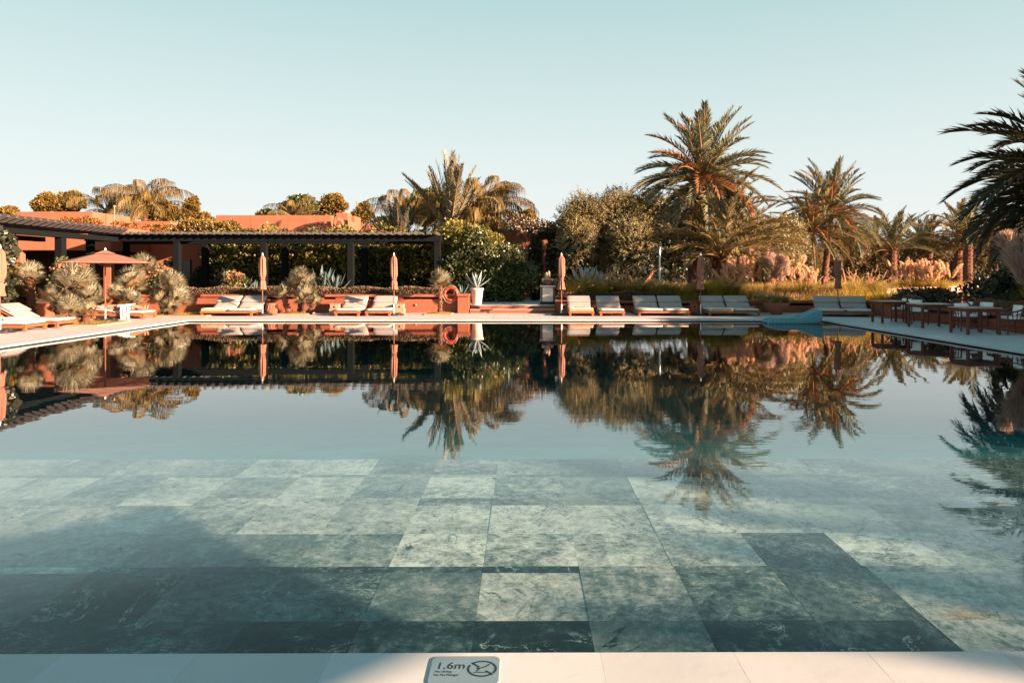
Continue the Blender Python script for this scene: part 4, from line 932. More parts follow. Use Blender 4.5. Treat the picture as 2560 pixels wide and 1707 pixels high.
# ------------------------------------------------------------------ agaves, grasses, pampas
agave('blue agave in the white tapered pot by the steps', (PX(1192, 32.3), 32.3, 1.02), 18, 1.0, seed=1, group='blue agaves')
agave('blue agave rising from the fountain grass right of the pedestal', (PX(1462, 34), 34, 1.0), 20, 1.5, seed=2, group='blue agaves')
agave('second blue agave behind the fountain grass', (PX(1500, 34.5), 34.5, .95), 14, 1.2, seed=21, group='blue agaves')
agave('small agave behind the closed parasol left of the grass', (PX(1408, 32.6), 32.6, .5), 12, .6, seed=22, group='blue agaves')
agave('small grey agave in the shade behind the slim fan palm', (PX(1155, 34), 34, .55), 12, .6, AGAVE_D, seed=23)
for i, (sx, D, s, lb) in enumerate([(603, 34.5, .9, 'dark agave in shade left of the first closed parasol'), (638, 34.8, .75, 'dark agave partly behind the first closed parasol'), (805, 35, 1.25, 'large dark agave behind the two trunk fan palm'), (835, 34.6, 1.0, 'dark agave right of the large dark agave'), (585, 34.2, .6, 'small dark agave near the pink flowers')]):
    agave(lb, (PX(sx, D), D, .55), 20, s, AGAVE_D, 'dark agaves under the pergola', 30+i)
FG = [blade_mesh('grass_tuft', 900, .28, .72, .62, M['grass_green'] if k == 1 else M['grass'], 500+k, .009, .8, 3, M['fount'], 24) for k in range(3)]
def fountain(label, x, y, z, s, seed, group='pink plumed fountain grass clumps'):
    root = empty('fountain_grass', (x, y, z), seed*1.3, label, 'ornamental grass', group)
    a, b = FG[seed % 3]; link('leaf_tuft', a, root, scale=s); link('plumes', b, root, scale=s); return root
pts = [(1435, 32.9, 1.0), (1462, 33.3, 1.25), (1497, 33.2, 1.1), (1540, 33.6, 1.0), (1570, 33.2, 1.15), (1605, 33.5, 1.05), (1640, 33.2, 1.0), (1668, 33.5, .95), (1712, 33.0, .9), (1790, 32.7, 1.1), (1815, 32.9, 1.2), (1770, 33.2, 1.0)]
lbs = ['leftmost fountain grass clump, beside the closed parasol by the pedestal', 'tall fountain grass clump in front of the blue agaves', 'fountain grass clump just right of the blue agaves', 'fountain grass clump left of the forked olive trunk', 'fountain grass clump at the foot of the olive trunk', 'fountain grass clump right of the olive trunk', 'fountain grass clump left of the lamp post', 'fountain grass clump right of the lamp post', 'small fountain grass clump left of the dark palm trunk', 'reddish fountain grass clump below the low spreading palm', 'fountain grass clump left of the pampas bank', 'fountain grass clump behind the third closed parasol from the right']
for i, (sx, D, s) in enumerate(pts): fountain(lbs[i], PX(sx, D), D, .55, s*1.32, i)
for i, (sx, D, s_, lb) in enumerate([(2010, 34.2, 1.25, 'fountain grass mound left of the parasol behind the shaded double lounger'), (2055, 35.4, 1.1, 'fountain grass mound at the foot of the twin palms'), (2130, 34.0, 1.3, 'fountain grass mound right of the parasol behind the shaded double lounger'), (2168, 35.0, 1.45, 'tall pink plumed grass mound at the left end of the lattice wall'), (1990, 36.0, 1.2, 'fountain grass mound between the pampas bank and the twin palms')]):
    fountain(lb, PX(sx, D), D, .35, s_*1.3, 40+i, 'fountain grass mounds at the meadow edge')
gp = 'pampas grass bank behind the bowl planter'
for i, (sx, D, h, n, lb) in enumerate([(1835, 35.5, 1.45, 16, 'leftmost pampas clump of the bank with bright plumes'), (1870, 35.2, 1.35, 14, 'second pampas clump of the bank, shorter plumes'), (1915, 36.0, 1.45, 14, 'middle pampas clump of the bank, right behind the bowl planter'), (1945, 35.0, 1.15, 12, 'low greyish pampas clump just above the bowl planter'), (1978, 36.5, 1.7, 18, 'tallest pampas clump of the bank, left of the twin palms'), (2018, 37, 1.2, 12, 'rightmost pampas clump of the bank at the foot of the twin palms')]):
    pampas(lb, (PX(sx, D), D, .35), n, h, gp, 1.0, i, None if i not in (2, 3) else PLUMES_G, .6)
gp2 = 'pampas grass in the sunlit field at the right'
for i, (sx, D, h, n, lb) in enumerate([(2262, 46, 1.5, 18, 'leftmost pampas clump in the field at the lone palm trunk'), (2295, 45, 1.3, 18, 'second pampas clump in the field'), (2325, 44, 1.35, 20, 'third pampas clump in the field, broad and pink'), (2352, 43, 1.25, 18, 'rightmost pampas clump in the field')]):
    pampas(lb, (PX(sx, D), D, .35), n, h, gp2, 1.15, 20+i, None, .8)
gp3 = 'grey pampas at the right edge'
for i, (x, y, h, n, lb) in enumerate([(15.55, 22.0, 1.40, 26, 'big grey pink pampas clump leaning in at the right edge'), (16.4, 22.9, 1.65, 22, 'second grey pampas clump behind the one at the right edge')]):
    pampas(lb, (x, y, .35), n, h, gp3, 1.35, 40+i, PLUMES_G, .75, -.45)

def field_mesh(name, n, x0, x1, y0, y1, z, h, mat, seed, width=.02, inside=None):
    r = np.random.default_rng(seed); u = r.uniform(0, 1, n); y = y0 + (y1-y0)*u**1.7; x = r.uniform(x0, x1, n)
    k = inside(x, y) if inside else np.ones(n, bool); x, y = x[k], y[k]; n = len(x)
    cl = .75+.35*np.sin(x*1.3+np.sin(y*.9)*2)*np.cos(y*1.1+x*.4); H = h*r.uniform(.5, 1.05, n)*cl; W = width*(1+(y-y0)/25)
    a = r.uniform(0, 6.283, n); o = np.stack([np.cos(a), np.sin(a), 0*a], 1); s = np.stack([W*np.cos(a+1.57), W*np.sin(a+1.57), 0*a], 1)
    B = np.stack([x, y, 0*x+z], 1); Mi = B + o*(.12*H)[:, None]; Mi[:, 2] += H*.6; E = B + o*(.42*H)[:, None]; E[:, 2] += H
    return np_mesh(name, np.stack([B-s*.5, Mi-s*.5, E, Mi+s*.5], 1).reshape(-1, 3), 4, mat)
ins = lambda x, y: (x > PX(1640, y)) & (x < PX(2620, y))
front = lambda x, y: (x > 17.5) & (y-37.1 < (x-18.0)*1.005)
tag(link('field_grass', field_mesh('field_grass', 95000, 5, 45, 32.6, 66, .3, .85, M['grass'], 61, inside=lambda x, y: ins(x, y) & ~front(x, y))), 'golden green meadow grass beyond the right deck', 'grass', kind='stuff')
tag(link('field_plumes', field_mesh('field_plumes', 17000, 5, 45, 33, 60, .55, .75, M['fount'], 62, .012, inside=lambda x, y: ins(x, y) & ~front(x, y) & (np.sin(x*.7)+np.sin(y*.5+x*.3) > .1))), 'pinkish seed heads over the meadow grass', 'grass', kind='stuff')
tag(link('short_grass', field_mesh('short_grass', 16000, 17, 45, 33.2, 56, .3, .22, M['grass'], 64, inside=lambda x, y: ins(x, y) & front(x, y))), 'short golden grass in front of the lattice topped wall', 'grass', kind='stuff')
tag(link('bed_grass', field_mesh('bed_grass', 14000, -1, 9, 32.4, 37.5, .3, .55, M['grass_green'], 63, inside=lambda x, y: x > 1.9)), 'low green grass under the olive tree', 'grass', kind='stuff')

# overhanging shrub by the first dining table and sweep of dark planting at the right
bush('dark rounded trailing shrub behind the first dining table', (14.8, 27.6, .4), [(0, 0, .28, .9, .8, .42), (.8, .4, .3, .9, .7, .4), (-.35, -.3, .0, .4, .5, .4)], 6000, .09, 'clipped', 441, extra=[('leaves', 'darkbush', 3000, .09, None)])
bush('dark shrub below the grey pampas at the right edge', (16.4, 24.2, .35), [(0, 0, .7, 1.2, 1.0, .9), (.9, -.8, .6, 1.0, 1.0, .8)], 5000, .12, 'darkbush', 442)
bush('dark shrub at the right end of the lattice wall', (19.5, 30.5, .3), [(0, 0, .6, 1.3, 1.0, .8), (1.3, 0, .6, 1.2, 1.0, .9)], 5000, .13, 'darkbush', 443)
# ------------------------------------------------------------------ loungers
def puff(mb, x0, x1, y0, y1, z0, z1, Mx=None, seg=7, k=.30):
    bm = bmesh.new(); bmesh.ops.create_cube(bm, size=2); bmesh.ops.subdivide_edges(bm, edges=bm.edges[:], cuts=seg, use_grid_fill=True)
    vs = []
    for v in bm.verts:
        u, w_, q = v.co; a = min(1, max(abs(u), abs(w_)))
        z = q*(1-k*a**6) ; e = 1-.035*q*q
        ex = .5*(x0+x1)+u*e*.5*(x1-x0)*(1-.012*(w_*w_)); ey = .5*(y0+y1)+w_*e*.5*(y1-y0)*(1-.02*(u*u)); p = Vector((ex, ey, .5*(z0+z1)+z*.5*(z1-z0)))
        vs.append(Mx @ p if Mx else p)
    bm.verts.index_update(); mb.add(vs, [[v.index for v in f.verts] for f in bm.faces]); bm.free(); return mb
LW = 1.02
def one_bed(root, cx, w, fringe=False, angle=28):
    h = w/2-.03
    puff(MB(), cx-h, cx+h, .02, 1.24, .200, .300).build('mattress', M['mattress'], root, True)
    A = Matrix.Translation((cx, 1.20, .235)) @ Matrix.Rotation(R(angle), 4, 'X')
    puff(MB(), -h, h, 0, .80, 0, .10, A).build('backrest', M['cushion'], root, True)
    puff(MB(), -h-.005, h+.005, .36, .84, .085, .17, A, k=.45).build('head_cushion', M['cushion'], root, True)
    mb = MB(); mb.cbox(-h, h, .02, .76, -.05, -.012, .006, A); mb.tube([A @ Vector((-h+.05, .6, -.05)), (cx-h+.05, 1.80, .165)], .015, 5); mb.tube([A @ Vector((h-.05, .6, -.05)), (cx+h-.05, 1.80, .165)], .015, 5)
    mb.build('backrest_frame', M['teak'], root)
    if fringe:
        f = MB()
        for i in range(22):
            x = cx-h+.03+(2*h-.06)*i/21; f.cbox(x-.012, x+.012, -.005, .025, .195, .285, .003)
        f.build('fringe', M['fringe'], root)['kind'] = 'stuff'
        puff(MB(), cx-h+.01, cx+h-.01, .0, .55, .292, .313).build('throw', M['towel_white'], root, True)
def bed_frame(root, x0, x1, L=1.95):
    mb = MB(); mb.cbox(x0, x1, 0, .07, .115, .198, .006); mb.cbox(x0, x1, L-.07, L, .115, .198, .006)
    mb.cbox(x0, x0+.06, .071, L-.071, .115, .196, .006); mb.cbox(x1-.06, x1, .071, L-.071, .115, .196, .006)
    mb.build('frame', M['teak'], root)
    for i in range(12): MB().cbox(x0+.062, x1-.062, .12+.15*i, .21+.15*i, .155, .19, .004).build('slat', M['teak'], root)
    for lx in (x0+.02, x1-.11):
        for ly in (.015, L-.12): MB().cbox(lx, lx+.09, ly, ly+.09, 0, .1145, .006).build('leg', M['teak'], root)
def lounger(label, loc, rz=0, fringe=False, group='single sun loungers by the pool', angle=28):
    root = empty('sun_lounger', loc, rz, label, 'sun lounger', group); bed_frame(root, -LW/2, LW/2); one_bed(root, 0, LW, fringe, angle); return root
def double_lounger(label, loc, rz=0, fringe=False, group='double sun loungers by the pool'):
    root = empty('double_lounger', loc, rz, label, 'sun lounger', group); bed_frame(root, -LW-.02, LW+.02); one_bed(root, -LW/2-.005, LW, fringe); one_bed(root, LW/2+.005, LW); return root
FD = 29.3
double_lounger('double lounger with fringed throw left of the two trunk fan palm', (PX(566, FD), FD, 0), 0, True)
lounger('left single lounger of the pair left of the slim fan palm', (PX(867, FD), FD, 0), 0)
lounger('right single lounger of the pair left of the slim fan palm, next to a parasol', (PX(944.5, FD), FD, 0), 0)
lounger('left single lounger with fringed throw just right of the steps', (PX(1454, FD-.1), FD-.1, 0), 0, True)
lounger('right single lounger of the pair just right of the steps', (PX(1531, FD-.1), FD-.1, 0), 0)
double_lounger('double lounger with plain mattresses in front of the lamp post', (PX(1661, FD), FD, 0), 0)
double_lounger('double lounger with fringed throw beside the terracotta bowl planter', (PX(1838, FD), FD, 0), 0, True)
double_lounger('double lounger in shade at the far right corner of the pool', (12.55, 28.75, 0), R(-14))
lounger('near single lounger under the leftmost closed parasol', (-14.5, 22.1, 0), R(90), group='single sun loungers by the pool')
lounger('second single lounger behind the leftmost closed parasol', (-14.45, 23.5, 0), R(90))
lounger('single lounger under the open parasol with a person lying on it', (-14.15, 28.1, 0), R(90), angle=7)

tw_me = puff(MB(), -.24, .24, -.075, .075, 0, .045).mesh('folded_towel', M['towel_tan'], True)
def towel(label, x, y, rz=0): return tag(link('folded_towel', tw_me, None, (x, y, .302), (0, 0, rz)), label, 'towel', 'folded tan towels on the loungers')
towel('folded tan towel on the double lounger left of the two trunk fan palm', PX(615, 30), 30.0)
towel('folded tan towel on the left lounger of the pair left of the slim fan palm', PX(872, 30), 30.0)
towel('folded tan towel on the lounger next to the second closed parasol', PX(945, 30), 30.0)
towel('folded tan towel on the left lounger just right of the steps', PX(1452, 30), 29.9)
towel('folded tan towel on the right lounger of the pair just right of the steps', PX(1527, 30), 29.9)
towel('folded tan towel on the left half of the double lounger by the bowl planter', PX(1806, 30), 30.05)
towel('folded tan towel on the right half of the double lounger by the bowl planter', PX(1875, 30), 30.05)
towel('folded tan towel on the shaded double lounger at the far right corner', 13.0, 29.6, R(-14))
puff(MB(), -.30, .30, -.12, .12, 0, .09).build('rolled_towel', M['towel_white'], None, True, (-15.2, 22.15, .302))
tag(bpy.data.objects['rolled_towel'], 'white rolled towel on the nearest left lounger', 'towel')

# ------------------------------------------------------------------ parasols
def canopy_closed(h0, h1, seed):
    r = random.Random(seed); mb = MB(); n = 40; base = 0; prof = []
    N = 26
    for i in range(N+1):
        u = i/N; z = h0+(h1-h0)*u
        rad = .098+.025*math.sin(u*3.0)-.05*math.exp(-((u-.30)/.07)**2)
        if u > .88: rad *= 1-((u-.88)/.12)**1.6*.72
        if u < .12: rad += .045*(1-u/.12)
        prof.append((rad, z))
    ph = r.uniform(0, 6)
    def rf(a, z): return 1+.20*math.sin(8*a+ph+z*1.4)+.10*math.sin(3*a+z*4+ph)+.05*math.sin(13*a-z*5)
    mb.lathe(prof, n, (0, 0, 0), rf); return mb
def parasol_base(root):
    mb = MB(); mb.lathe([(.40, 0), (.42, .02), (.42, .045), (.36, .06), (.10, .075), (.09, .08)], 26)
    for k in range(4):
        a = k*math.pi/2+.4; mb.lathe([(.12, .05), (.12, .085), (.09, .095)], 12, (.24*math.cos(a), .24*math.sin(a), 0))
    mb.build('base', M['black'], root)
    MB().tube([(0, 0, .075), (0, 0, .45)], .032, 10).build('base_socket', M['metal_grey'], root)
def closed_parasol(label, x, y, seed, lean=0.0):
    root = empty('closed_parasol', (x, y, 0), seed*.7, label, 'parasol', 'closed terracotta parasols by the pool'); parasol_base(root)
    MB().tube([(0, 0, .4), (0, 0, 2.46)], .022, 10).build('pole', M['pole'], root)
    canopy_closed(1.04, 2.42, seed).build('canopy', M['canopy'], root, True)
    MB().torus(.105, .018, 24, 6, (0, 0, 1.46), 'z').build('strap', M['canopy'], root)
    MB().lathe([(.03, 2.41), (.035, 2.45), (.02, 2.47), (.025, 2.50), (.005, 2.53)], 10).build('finial', M['white_paint'], root)
    return root
for i, (sx, D, lb) in enumerate([(4, 21.3, 'leftmost closed parasol at the left edge of the photo, on the left deck'), (657, 29.9, 'closed parasol between the left double lounger and the two trunk fan palm'), (985, 29.9, 'closed parasol beside the pair of loungers left of the slim fan palm'), (1403.6, 29.9, 'closed parasol next to the steps and the stone pedestal'), (1752.5, 29.9, 'closed parasol between two double loungers, before the tallest palm'), (2097, 31.2, 'closed parasol behind the shaded double lounger at the far right corner')]):
    closed_parasol(lb, PX(sx, D), D, i+1)
x, y = PX(265.6, 26.4), 26.4
op = empty('open_parasol', (x, y, 0), 0, 'open square terracotta parasol over the reclining person', 'parasol'); parasol_base(op)
MB().tube([(0, 0, .4), (0, 0, 2.42)], .024, 10).build('pole', M['pole'], op)
RR = 2.02; ph = R(-197.5+90); cn = [(RR*math.cos(ph+k*math.pi/2), RR*math.sin(ph+k*math.pi/2)) for k in range(4)]
cv = MB(); NS = 8; gv = []
for k in range(4):
    a = Vector((*cn[k], 0)); b = Vector((*cn[(k+1) % 4], 0)); base = len(cv.v); vs = []; fs = []
    for i in range(NS+1):
        for j in range(NS+1):
            u = i/NS; v = j/NS; p = a.lerp(b, v)*u; q = 4*v*(1-v); p *= (1-.035*q*u)
            z = 2.46-.40*u**1.08-.035*q*u*(1-u)*2; vs.append((p.x, p.y, z))
    for i in range(NS):
        for j in range(NS): fs.append((i*(NS+1)+j, i*(NS+1)+j+1, (i+1)*(NS+1)+j+1, (i+1)*(NS+1)+j))
    m_ = MB(); m_.add(vs, fs); pn = m_.build('canopy_panel', M['canopy'], op, True); sd = pn.modifiers.new('thick', 'SOLIDIFY'); sd.thickness = .008
    MB().tube([(0, 0, 2.40), (cn[k][0]*.5, cn[k][1]*.5, 2.22), (cn[k][0]*.985, cn[k][1]*.985, 2.035)], .012, 6).build('rib', M['pole'], op)
    MB().tube([(0, 0, 1.95), (cn[k][0]*.5, cn[k][1]*.5, 2.21)], .010, 6).build('strut', M['pole'], op)
vt = MB(); vt.add([(0, 0, 2.53)]+[(c[0]*.24, c[1]*.24, 2.385) for c in cn], [(0, 1, 2), (0, 2, 3), (0, 3, 4), (0, 4, 1)]); vt.build('vent_cap', M['canopy'], op)
MB().lathe([(.03, 2.50), (.035, 2.55), (.01, 2.60)], 10).build('finial', M['white_paint'], op)

bpy.context.view_layer.update()
copy_tree(op, (5.0, -.15, 0), R(20), 'open square terracotta parasol on the near deck behind the camera', 1.06)
# ------------------------------------------------------------------ side tables, pots, pedestal, buoy, lamp
def side_cube(label, x, y, s=.40, h=.46, mat='pink_stone'):
    root = empty('side_table', (x, y, 0), 0, label, 'side table', 'small stone side tables by the loungers')
    b = MB(); b.cbox(-s/2, s/2, -s/2, s/2, 0, h*.55, .012); b.cbox(-s*.43, s*.43, -s*.43, s*.43, h*.551, h*.92, .012); b.build('block', M[mat], root)
    MB().cbox(-s*.46, s*.46, -s*.46, s*.46, h*.921, h, .012).build('top', M[mat], root)
    d = MB(); q = .05; d.prism([(-q, h*.72), (0, h*.72-q), (q, h*.72), (0, h*.72+q)], -s*.43-.006, -s*.43+.02); d.build('hole', M['slot'], root)
    return root
side_cube('pink stone side table left of the pair of loungers by the slim fan palm', PX(835, 30), 30.2)
side_cube('pink stone side table right of the second closed parasol', PX(998, 30.2), 30.4)
side_cube('small stone side table left of the loungers beside the steps', PX(1411, 30.6), 30.8, .36, .42, 'terra_wall')
side_cube('stone side table right of the double lounger before the lamp post', PX(1738, 30.6), 30.8, .36, .44, 'terra_wall')
dr = empty('side_table', (PX(678, 30.5), 30.6, 0), 0, 'round woven drum side table right of the left double lounger', 'side table')
MB().lathe([(.19, 0), (.22, .10), (.23, .28), (.22, .44), (.20, .47)], 16).build('drum', M['terra_wall'], dr, True)
for k in range(12):
    a = k*math.pi/6; MB().tube([(.20*math.cos(a), .20*math.sin(a), .02), (.236*math.cos(a+.2), .236*math.sin(a+.2), .25), (.21*math.cos(a+.4), .21*math.sin(a+.4), .46)], .010, 4).build('strap', M['pink_stone'], dr)
# tapered pot
tp = empty('tapered_pot', (PX(1192, 32.3), 32.3, .305), 0, 'tall white tapered pot holding a blue agave by the steps', 'plant pot')
MB().lathe([(.19, 0), (.20, .02), (.275, .66), (.30, .67), (.30, .74), (.275, .745), (.255, .66), (.25, .64)], 32, cap=False).build('pot', M['white_pot'], tp, True)
MB().lathe([(.255, .655), (.10, .67), (.01, .675)], 20).build('soil', M['soil'], tp)
# bowl planter
bp = empty('bowl_planter', (PX(1943, 30.4), 30.4, 0), 0, 'wide terracotta bowl planter with trailing grass right of the loungers', 'plant pot')
MB().lathe([(.20, 0), (.22, .03), (.34, .14), (.46, .30), (.53, .46), (.545, .49), (.51, .495), (.48, .45)], 36, cap=False).build('bowl', M['terracotta_bowl'], bp, True)
MB().lathe([(.50, .44), (.2, .46), (.01, .47)], 20).build('soil', M['soil'], bp)
a, b = blade_mesh('grass_tuft', 800, .42, .50, .55, M['grass_green'], 601, .010, 1.3, 3, M['pampas_grey'], 40)
bgp = empty('planter_grass', (bp.location.x, bp.location.y, .46), 0, 'grey plumed grass spilling from the terracotta bowl planter', 'ornamental grass')
link('leaf_tuft', a, bgp); link('plumes', b, bgp)
# pedestal with cactus
pd = empty('pedestal', (PX(1369, 33), 33, .316), 0, 'white panelled stone pedestal with dark edges on the terrace', 'pedestal')
MB().cbox(-.34, .34, -.34, .34, 0, .08, .01).build('plinth', M['black'], pd); MB().cbox(-.29, .29, -.29, .29, .081, .78, .01).build('body', M['black'], pd)
for a in range(4): MB().cbox(-.235, .235, -.302, -.285, .13, .74, .004, Matrix.Rotation(a*math.pi/2, 4, 'Z')).build('panel', M['white_pot'], pd)
MB().cbox(-.34, .34, -.34, .34, .781, .83, .01).build('top', M['white_pot'], pd)
cp = empty('cactus_pot', (PX(1369, 33), 33, 1.146), 0, 'dark square bowl with a knobbly cactus on the pedestal', 'potted plant')
MB().lathe([(.14, 0), (.20, .06), (.23, .20), (.21, .24), (.19, .22)], 18).build('bowl', M['dark_pot'], cp, True)
for (cx, cy, cz, rr_, hh) in [(-.05, 0, .2, .07, .40), (.055, .02, .2, .065, .46), (-.17, -.04, .18, .09, .17), (.17, -.03, .18, .085, .15), (0, -.10, .18, .085, .20), (.1, -.09, .18, .07, .13), (-.1, .08, .18, .07, .16)]:
    MB().lathe([(rr_*.7, 0), (rr_, hh*.3), (rr_, hh*.7), (rr_*.7, hh*.92), (.01, hh)], 18, (cx, cy, cz), lambda a, z: 1+.10*math.cos(9*a)).build('stem', M['cactus'], cp, True)
# lifebuoy
lb_ = empty('lifebuoy', (PX(1127, 31.6), 31.58, PZ(735, 31.6)), 0, 'red lifebuoy ring hanging on the planter wall behind the slim fan palm', 'lifebuoy')
MB().torus(.262, .054, 44, 12).build('ring', M['red_buoy'], lb_, True)
for a in (30, 150, 270): MB().torus(.262, .0575, 6, 12, a0=R(a-9), a1=R(a+9)).build('band', M['terracotta_bowl'], lb_, True)
rp = MB()
for k in range(4):
    a0, a1 = R(k*90+30), R(k*90+120); rp.tube([((.325+.05*math.sin(math.pi*i/8))*math.cos(a0+(a1-a0)*i/8), -.03, (.325+.05*math.sin(math.pi*i/8))*math.sin(a0+(a1-a0)*i/8)) for i in range(9)], .008, 5)
rp.build('grab_rope', M['rope'], lb_)
# lamp post
lp = empty('lamp_post', (PX(1650, 35), 35, .3), 0, 'slim pale metal lamp post in front of the olive tree', 'lamp post')
MB().lathe([(.10, 0), (.10, .02), (.055, .03), (.05, 1.3), (.048, PZ(617, 35)-.3), (.03, PZ(616, 35)-.28)], 14).build('post', M['metal_grey'], lp, True)
MB().tube([(.05, 0, PZ(622, 35)-.3), (.16, -.03, PZ(622, 35)-.3)], .035, 10).build('lamp_head', M['metal_grey'], lp)
# wall light on the low wall
wl = tag(MB().lathe([(.05, 0), (.05, .04), (.03, .06)], 14).build('wall_light', M['pink_stone'], None, False, (PX(1040, 31.8), WALLY-.002, PZ(762, 31.8)), (R(90), 0, 0)), 'small round wall light on the planter wall left of the slim fan palm', 'wall light')

# ------------------------------------------------------------------ floating lounger
m, t = newmat('striped_float_fabric')
v = coords(t, (1, 1, 1)); wv = node(t, 'ShaderNodeTexWave', Scale=7.0); wv.bands_direction = 'X'; t.links.new(v, wv.inputs[0])
finish(t, mixc(t, ramp(t, wv.outputs['Fac'], .55, .75), (0.055, 0.20, 0.25), (0.20, 0.36, 0.40)), .85, noise(t, v, 30, 4), .2, .004); M['float'] = m
fl_ = empty('pool_float', (9.55, 26.25, WZ-.03), 0, 'blue striped floating pool lounger at the far right corner of the pool', 'pool float')
secs = [(-.98, .05, .12), (-.93, .0, .20), (-.6, 0, .25), (0, 0, .24), (.18, 0, .26), (.45, 0, .40), (.75, 0, .51), (.90, .03, .54), (.95, .12, .50)]
fb = MB(); n = 20
for (x, zb, zt) in secs:
    hw = .43*(1-.12*(abs(x)/.98)**4)
    for k in range(n):
        a = 2*math.pi*k/n; c_, s_ = math.cos(a), math.sin(a)
        yy = hw*math.copysign(abs(c_)**.35, c_); zz = .5*(zb+zt)+.5*(zt-zb)*math.copysign(abs(s_)**.45, s_)
        fb.v.append((x+.02*s_, yy, zz))
for i in range(len(secs)-1):
    for k in range(n): fb.f.append((i*n+k, i*n+(k+1) % n, (i+1)*n+(k+1) % n, (i+1)*n+k))
fb.f += [tuple(range(n)), tuple((len(secs)-1)*n+k for k in reversed(range(n)))]
fo = fb.build('float_body', M['float'], fl_, True); fo.modifiers.new('sub', 'SUBSURF').levels = 2; fo.modifiers['sub'].render_levels = 2
pi_ = MB(); pi_.tube([(-.97, -.36, .17), (-.6, -.425, .235), (0, -.43, .225), (.18, -.43, .245), (.45, -.425, .385), (.75, -.42, .495), (.91, -.40, .52), (.93, 0, .53), (.91, .40, .52)], .012, 5, True); pi_.build('piping', M['metal_grey'], fl_)

# ------------------------------------------------------------------ dining tables and cane chairs
def dtable(label, x, y, w=.95, d=.85):
    root = empty('dining_table', (x, y, 0), 0, label, 'table', 'dining tables on the right deck')
    MB().cbox(-w/2, w/2, -d/2, d/2, .715, .75, .008).build('table_top', M['table_top'], root)
    MB().cbox(-w/2+.05, w/2-.05, -d/2+.05, d/2-.05, .63, .714, .006).build('apron', M['cane'], root)
    for sx in (-1, 1):
        for sy in (-1, 1): MB().cbox(sx*(w/2-.07)-.035, sx*(w/2-.07)+.035, sy*(d/2-.07)-.035, sy*(d/2-.07)+.035, 0, .629, .006).build('leg', M['cane'], root)
    MB().cbox(-w/2+.09, w/2-.09, -d/2+.055, -d/2+.085, .16, .19, .004).build('stretcher', M['cane'], root)
    return root
T1 = dtable('leftmost dining table, nearest to the shaded double lounger', 12.62, 25.5); T2 = dtable('middle dining table on the right deck', 12.80, 23.2, 1.1, .95); T3 = dtable('nearest dining table at the right end of the row', 12.68, 20.75, 1.0, .95)
def chair(label, x, y, rz):
    """Cane armchair facing local -Y."""
    root = empty('cane_armchair', (x, y, 0), rz, label, 'chair', 'dark cane armchairs round the dining tables')
    for sx in (-1, 1):
        MB().tube([(sx*.25, -.25, 0), (sx*.25, -.25, .62)], .022, 7).build('leg', M['cane'], root)
        MB().tube([(sx*.24, .27, 0), (sx*.23, .23, .42)], .022, 7).build('leg', M['cane'], root)
        MB().tube([(sx*.25, -.25, .20), (sx*.235, .25, .20)], .014, 6).build('stretcher', M['cane'], root)
    MB().cbox(-.27, .27, -.27, .25, .375, .415, .01).build('seat_frame', M['cane'], root)
    hoop = [(-.26, -.27, .61), (-.29, -.05, .64), (-.30, .14, .70), (-.24, .27, .83), (-.12, .33, .90), (0, .345, .92), (.12, .33, .90), (.24, .27, .83), (.30, .14, .70), (.29, -.05, .64), (.26, -.27, .61)]
    MB().tube(hoop, .024, 7).build('back_hoop', M['cane'], root)
    hp2 = [(px*.96, py*.96, .42+(pz-.42)*.55) for px, py, pz in hoop[1:-1]]
    MB().tube(hp2, .014, 6).build('back_rail', M['cane'], root)
    for i in range(17):
        u = i/16*(len(hoop)-1); k = min(int(u), len(hoop)-2); p = Vector(hoop[k]).lerp(Vector(hoop[k+1]), u-k)
        q = Vector((p.x*.86, max(-.25, p.y*.78), .41)); MB().tube([q, p], .014, 5).build('spindle', M['cane'], root)
    puff(MB(), -.25, .25, -.26, .20, .415, .50).build('seat_cushion', M['pillow_white'], root, True)
    A = Matrix.Translation((0, .17, .49)) @ Matrix.Rotation(R(80), 4, 'X')
    puff(MB(), -.20, .20, 0, .32, -.03, .08, A, k=.6).build('back_cushion', M['pillow_white'], root, True)
    return root
chair('cane armchair behind the leftmost table with its back to the planter wall', 13.35, 26.0, R(-70))
chair('round backed cane armchair between the leftmost and middle tables', 13.1, 24.55, R(-12))
chair('cane armchair at the right side of the middle table', 13.75, 23.1, R(-95))
chair('cane armchair with a dark back behind the middle table by the hedge', 14.05, 22.55, R(-60))
chair('cane armchair between the middle and the nearest table, facing the nearest table', 13.0, 21.75, R(0))
chair('cane armchair at the right end of the nearest table, nearest to the camera', 13.62, 20.6, R(-92))

# ------------------------------------------------------------------ walls beyond the right deck
def wall_between(label, a, b, z0, z1, th=.35):
    a, b = Vector(a), Vector(b); L = (b-a).length; root = empty('lattice_wall', (a.x, a.y, z0), math.atan2(b.y-a.y, b.x-a.x), label, 'wall')
    h = z1-z0; W_ = M['pink_stone']
    MB().cbox(0, L, -th/2, th/2, 0, h*.55, .01).build('wall_base', W_, root); MB().cbox(-.02, L+.02, -th/2-.03, th/2+.03, h*.86, h, .01).build('top_rail', W_, root)
    n = int(L/1.1)
    for i in range(n+1):
        x = i*L/n; MB().cbox(max(0, x-.06), min(L, x+.06), -th/2+.02, th/2-.02, h*.551, h*.859, .005).build('baluster', M['terra_wall'], root)
    MB().cbox(.01, L-.01, -.03, .03, h*.552, h*.858, .005).build('inset_panel', M['white_paint'], root)
    return root
wall_between('pale terracotta lattice topped wall crossing the meadow at the right', (18.0, 37.0), (36.9, 56.0), .3, .92)
planter_wall('grey shaded wall of the raised water trough behind the dining tables', 17.2, 21.6, 33.0, .80, [], name='trough_wall')

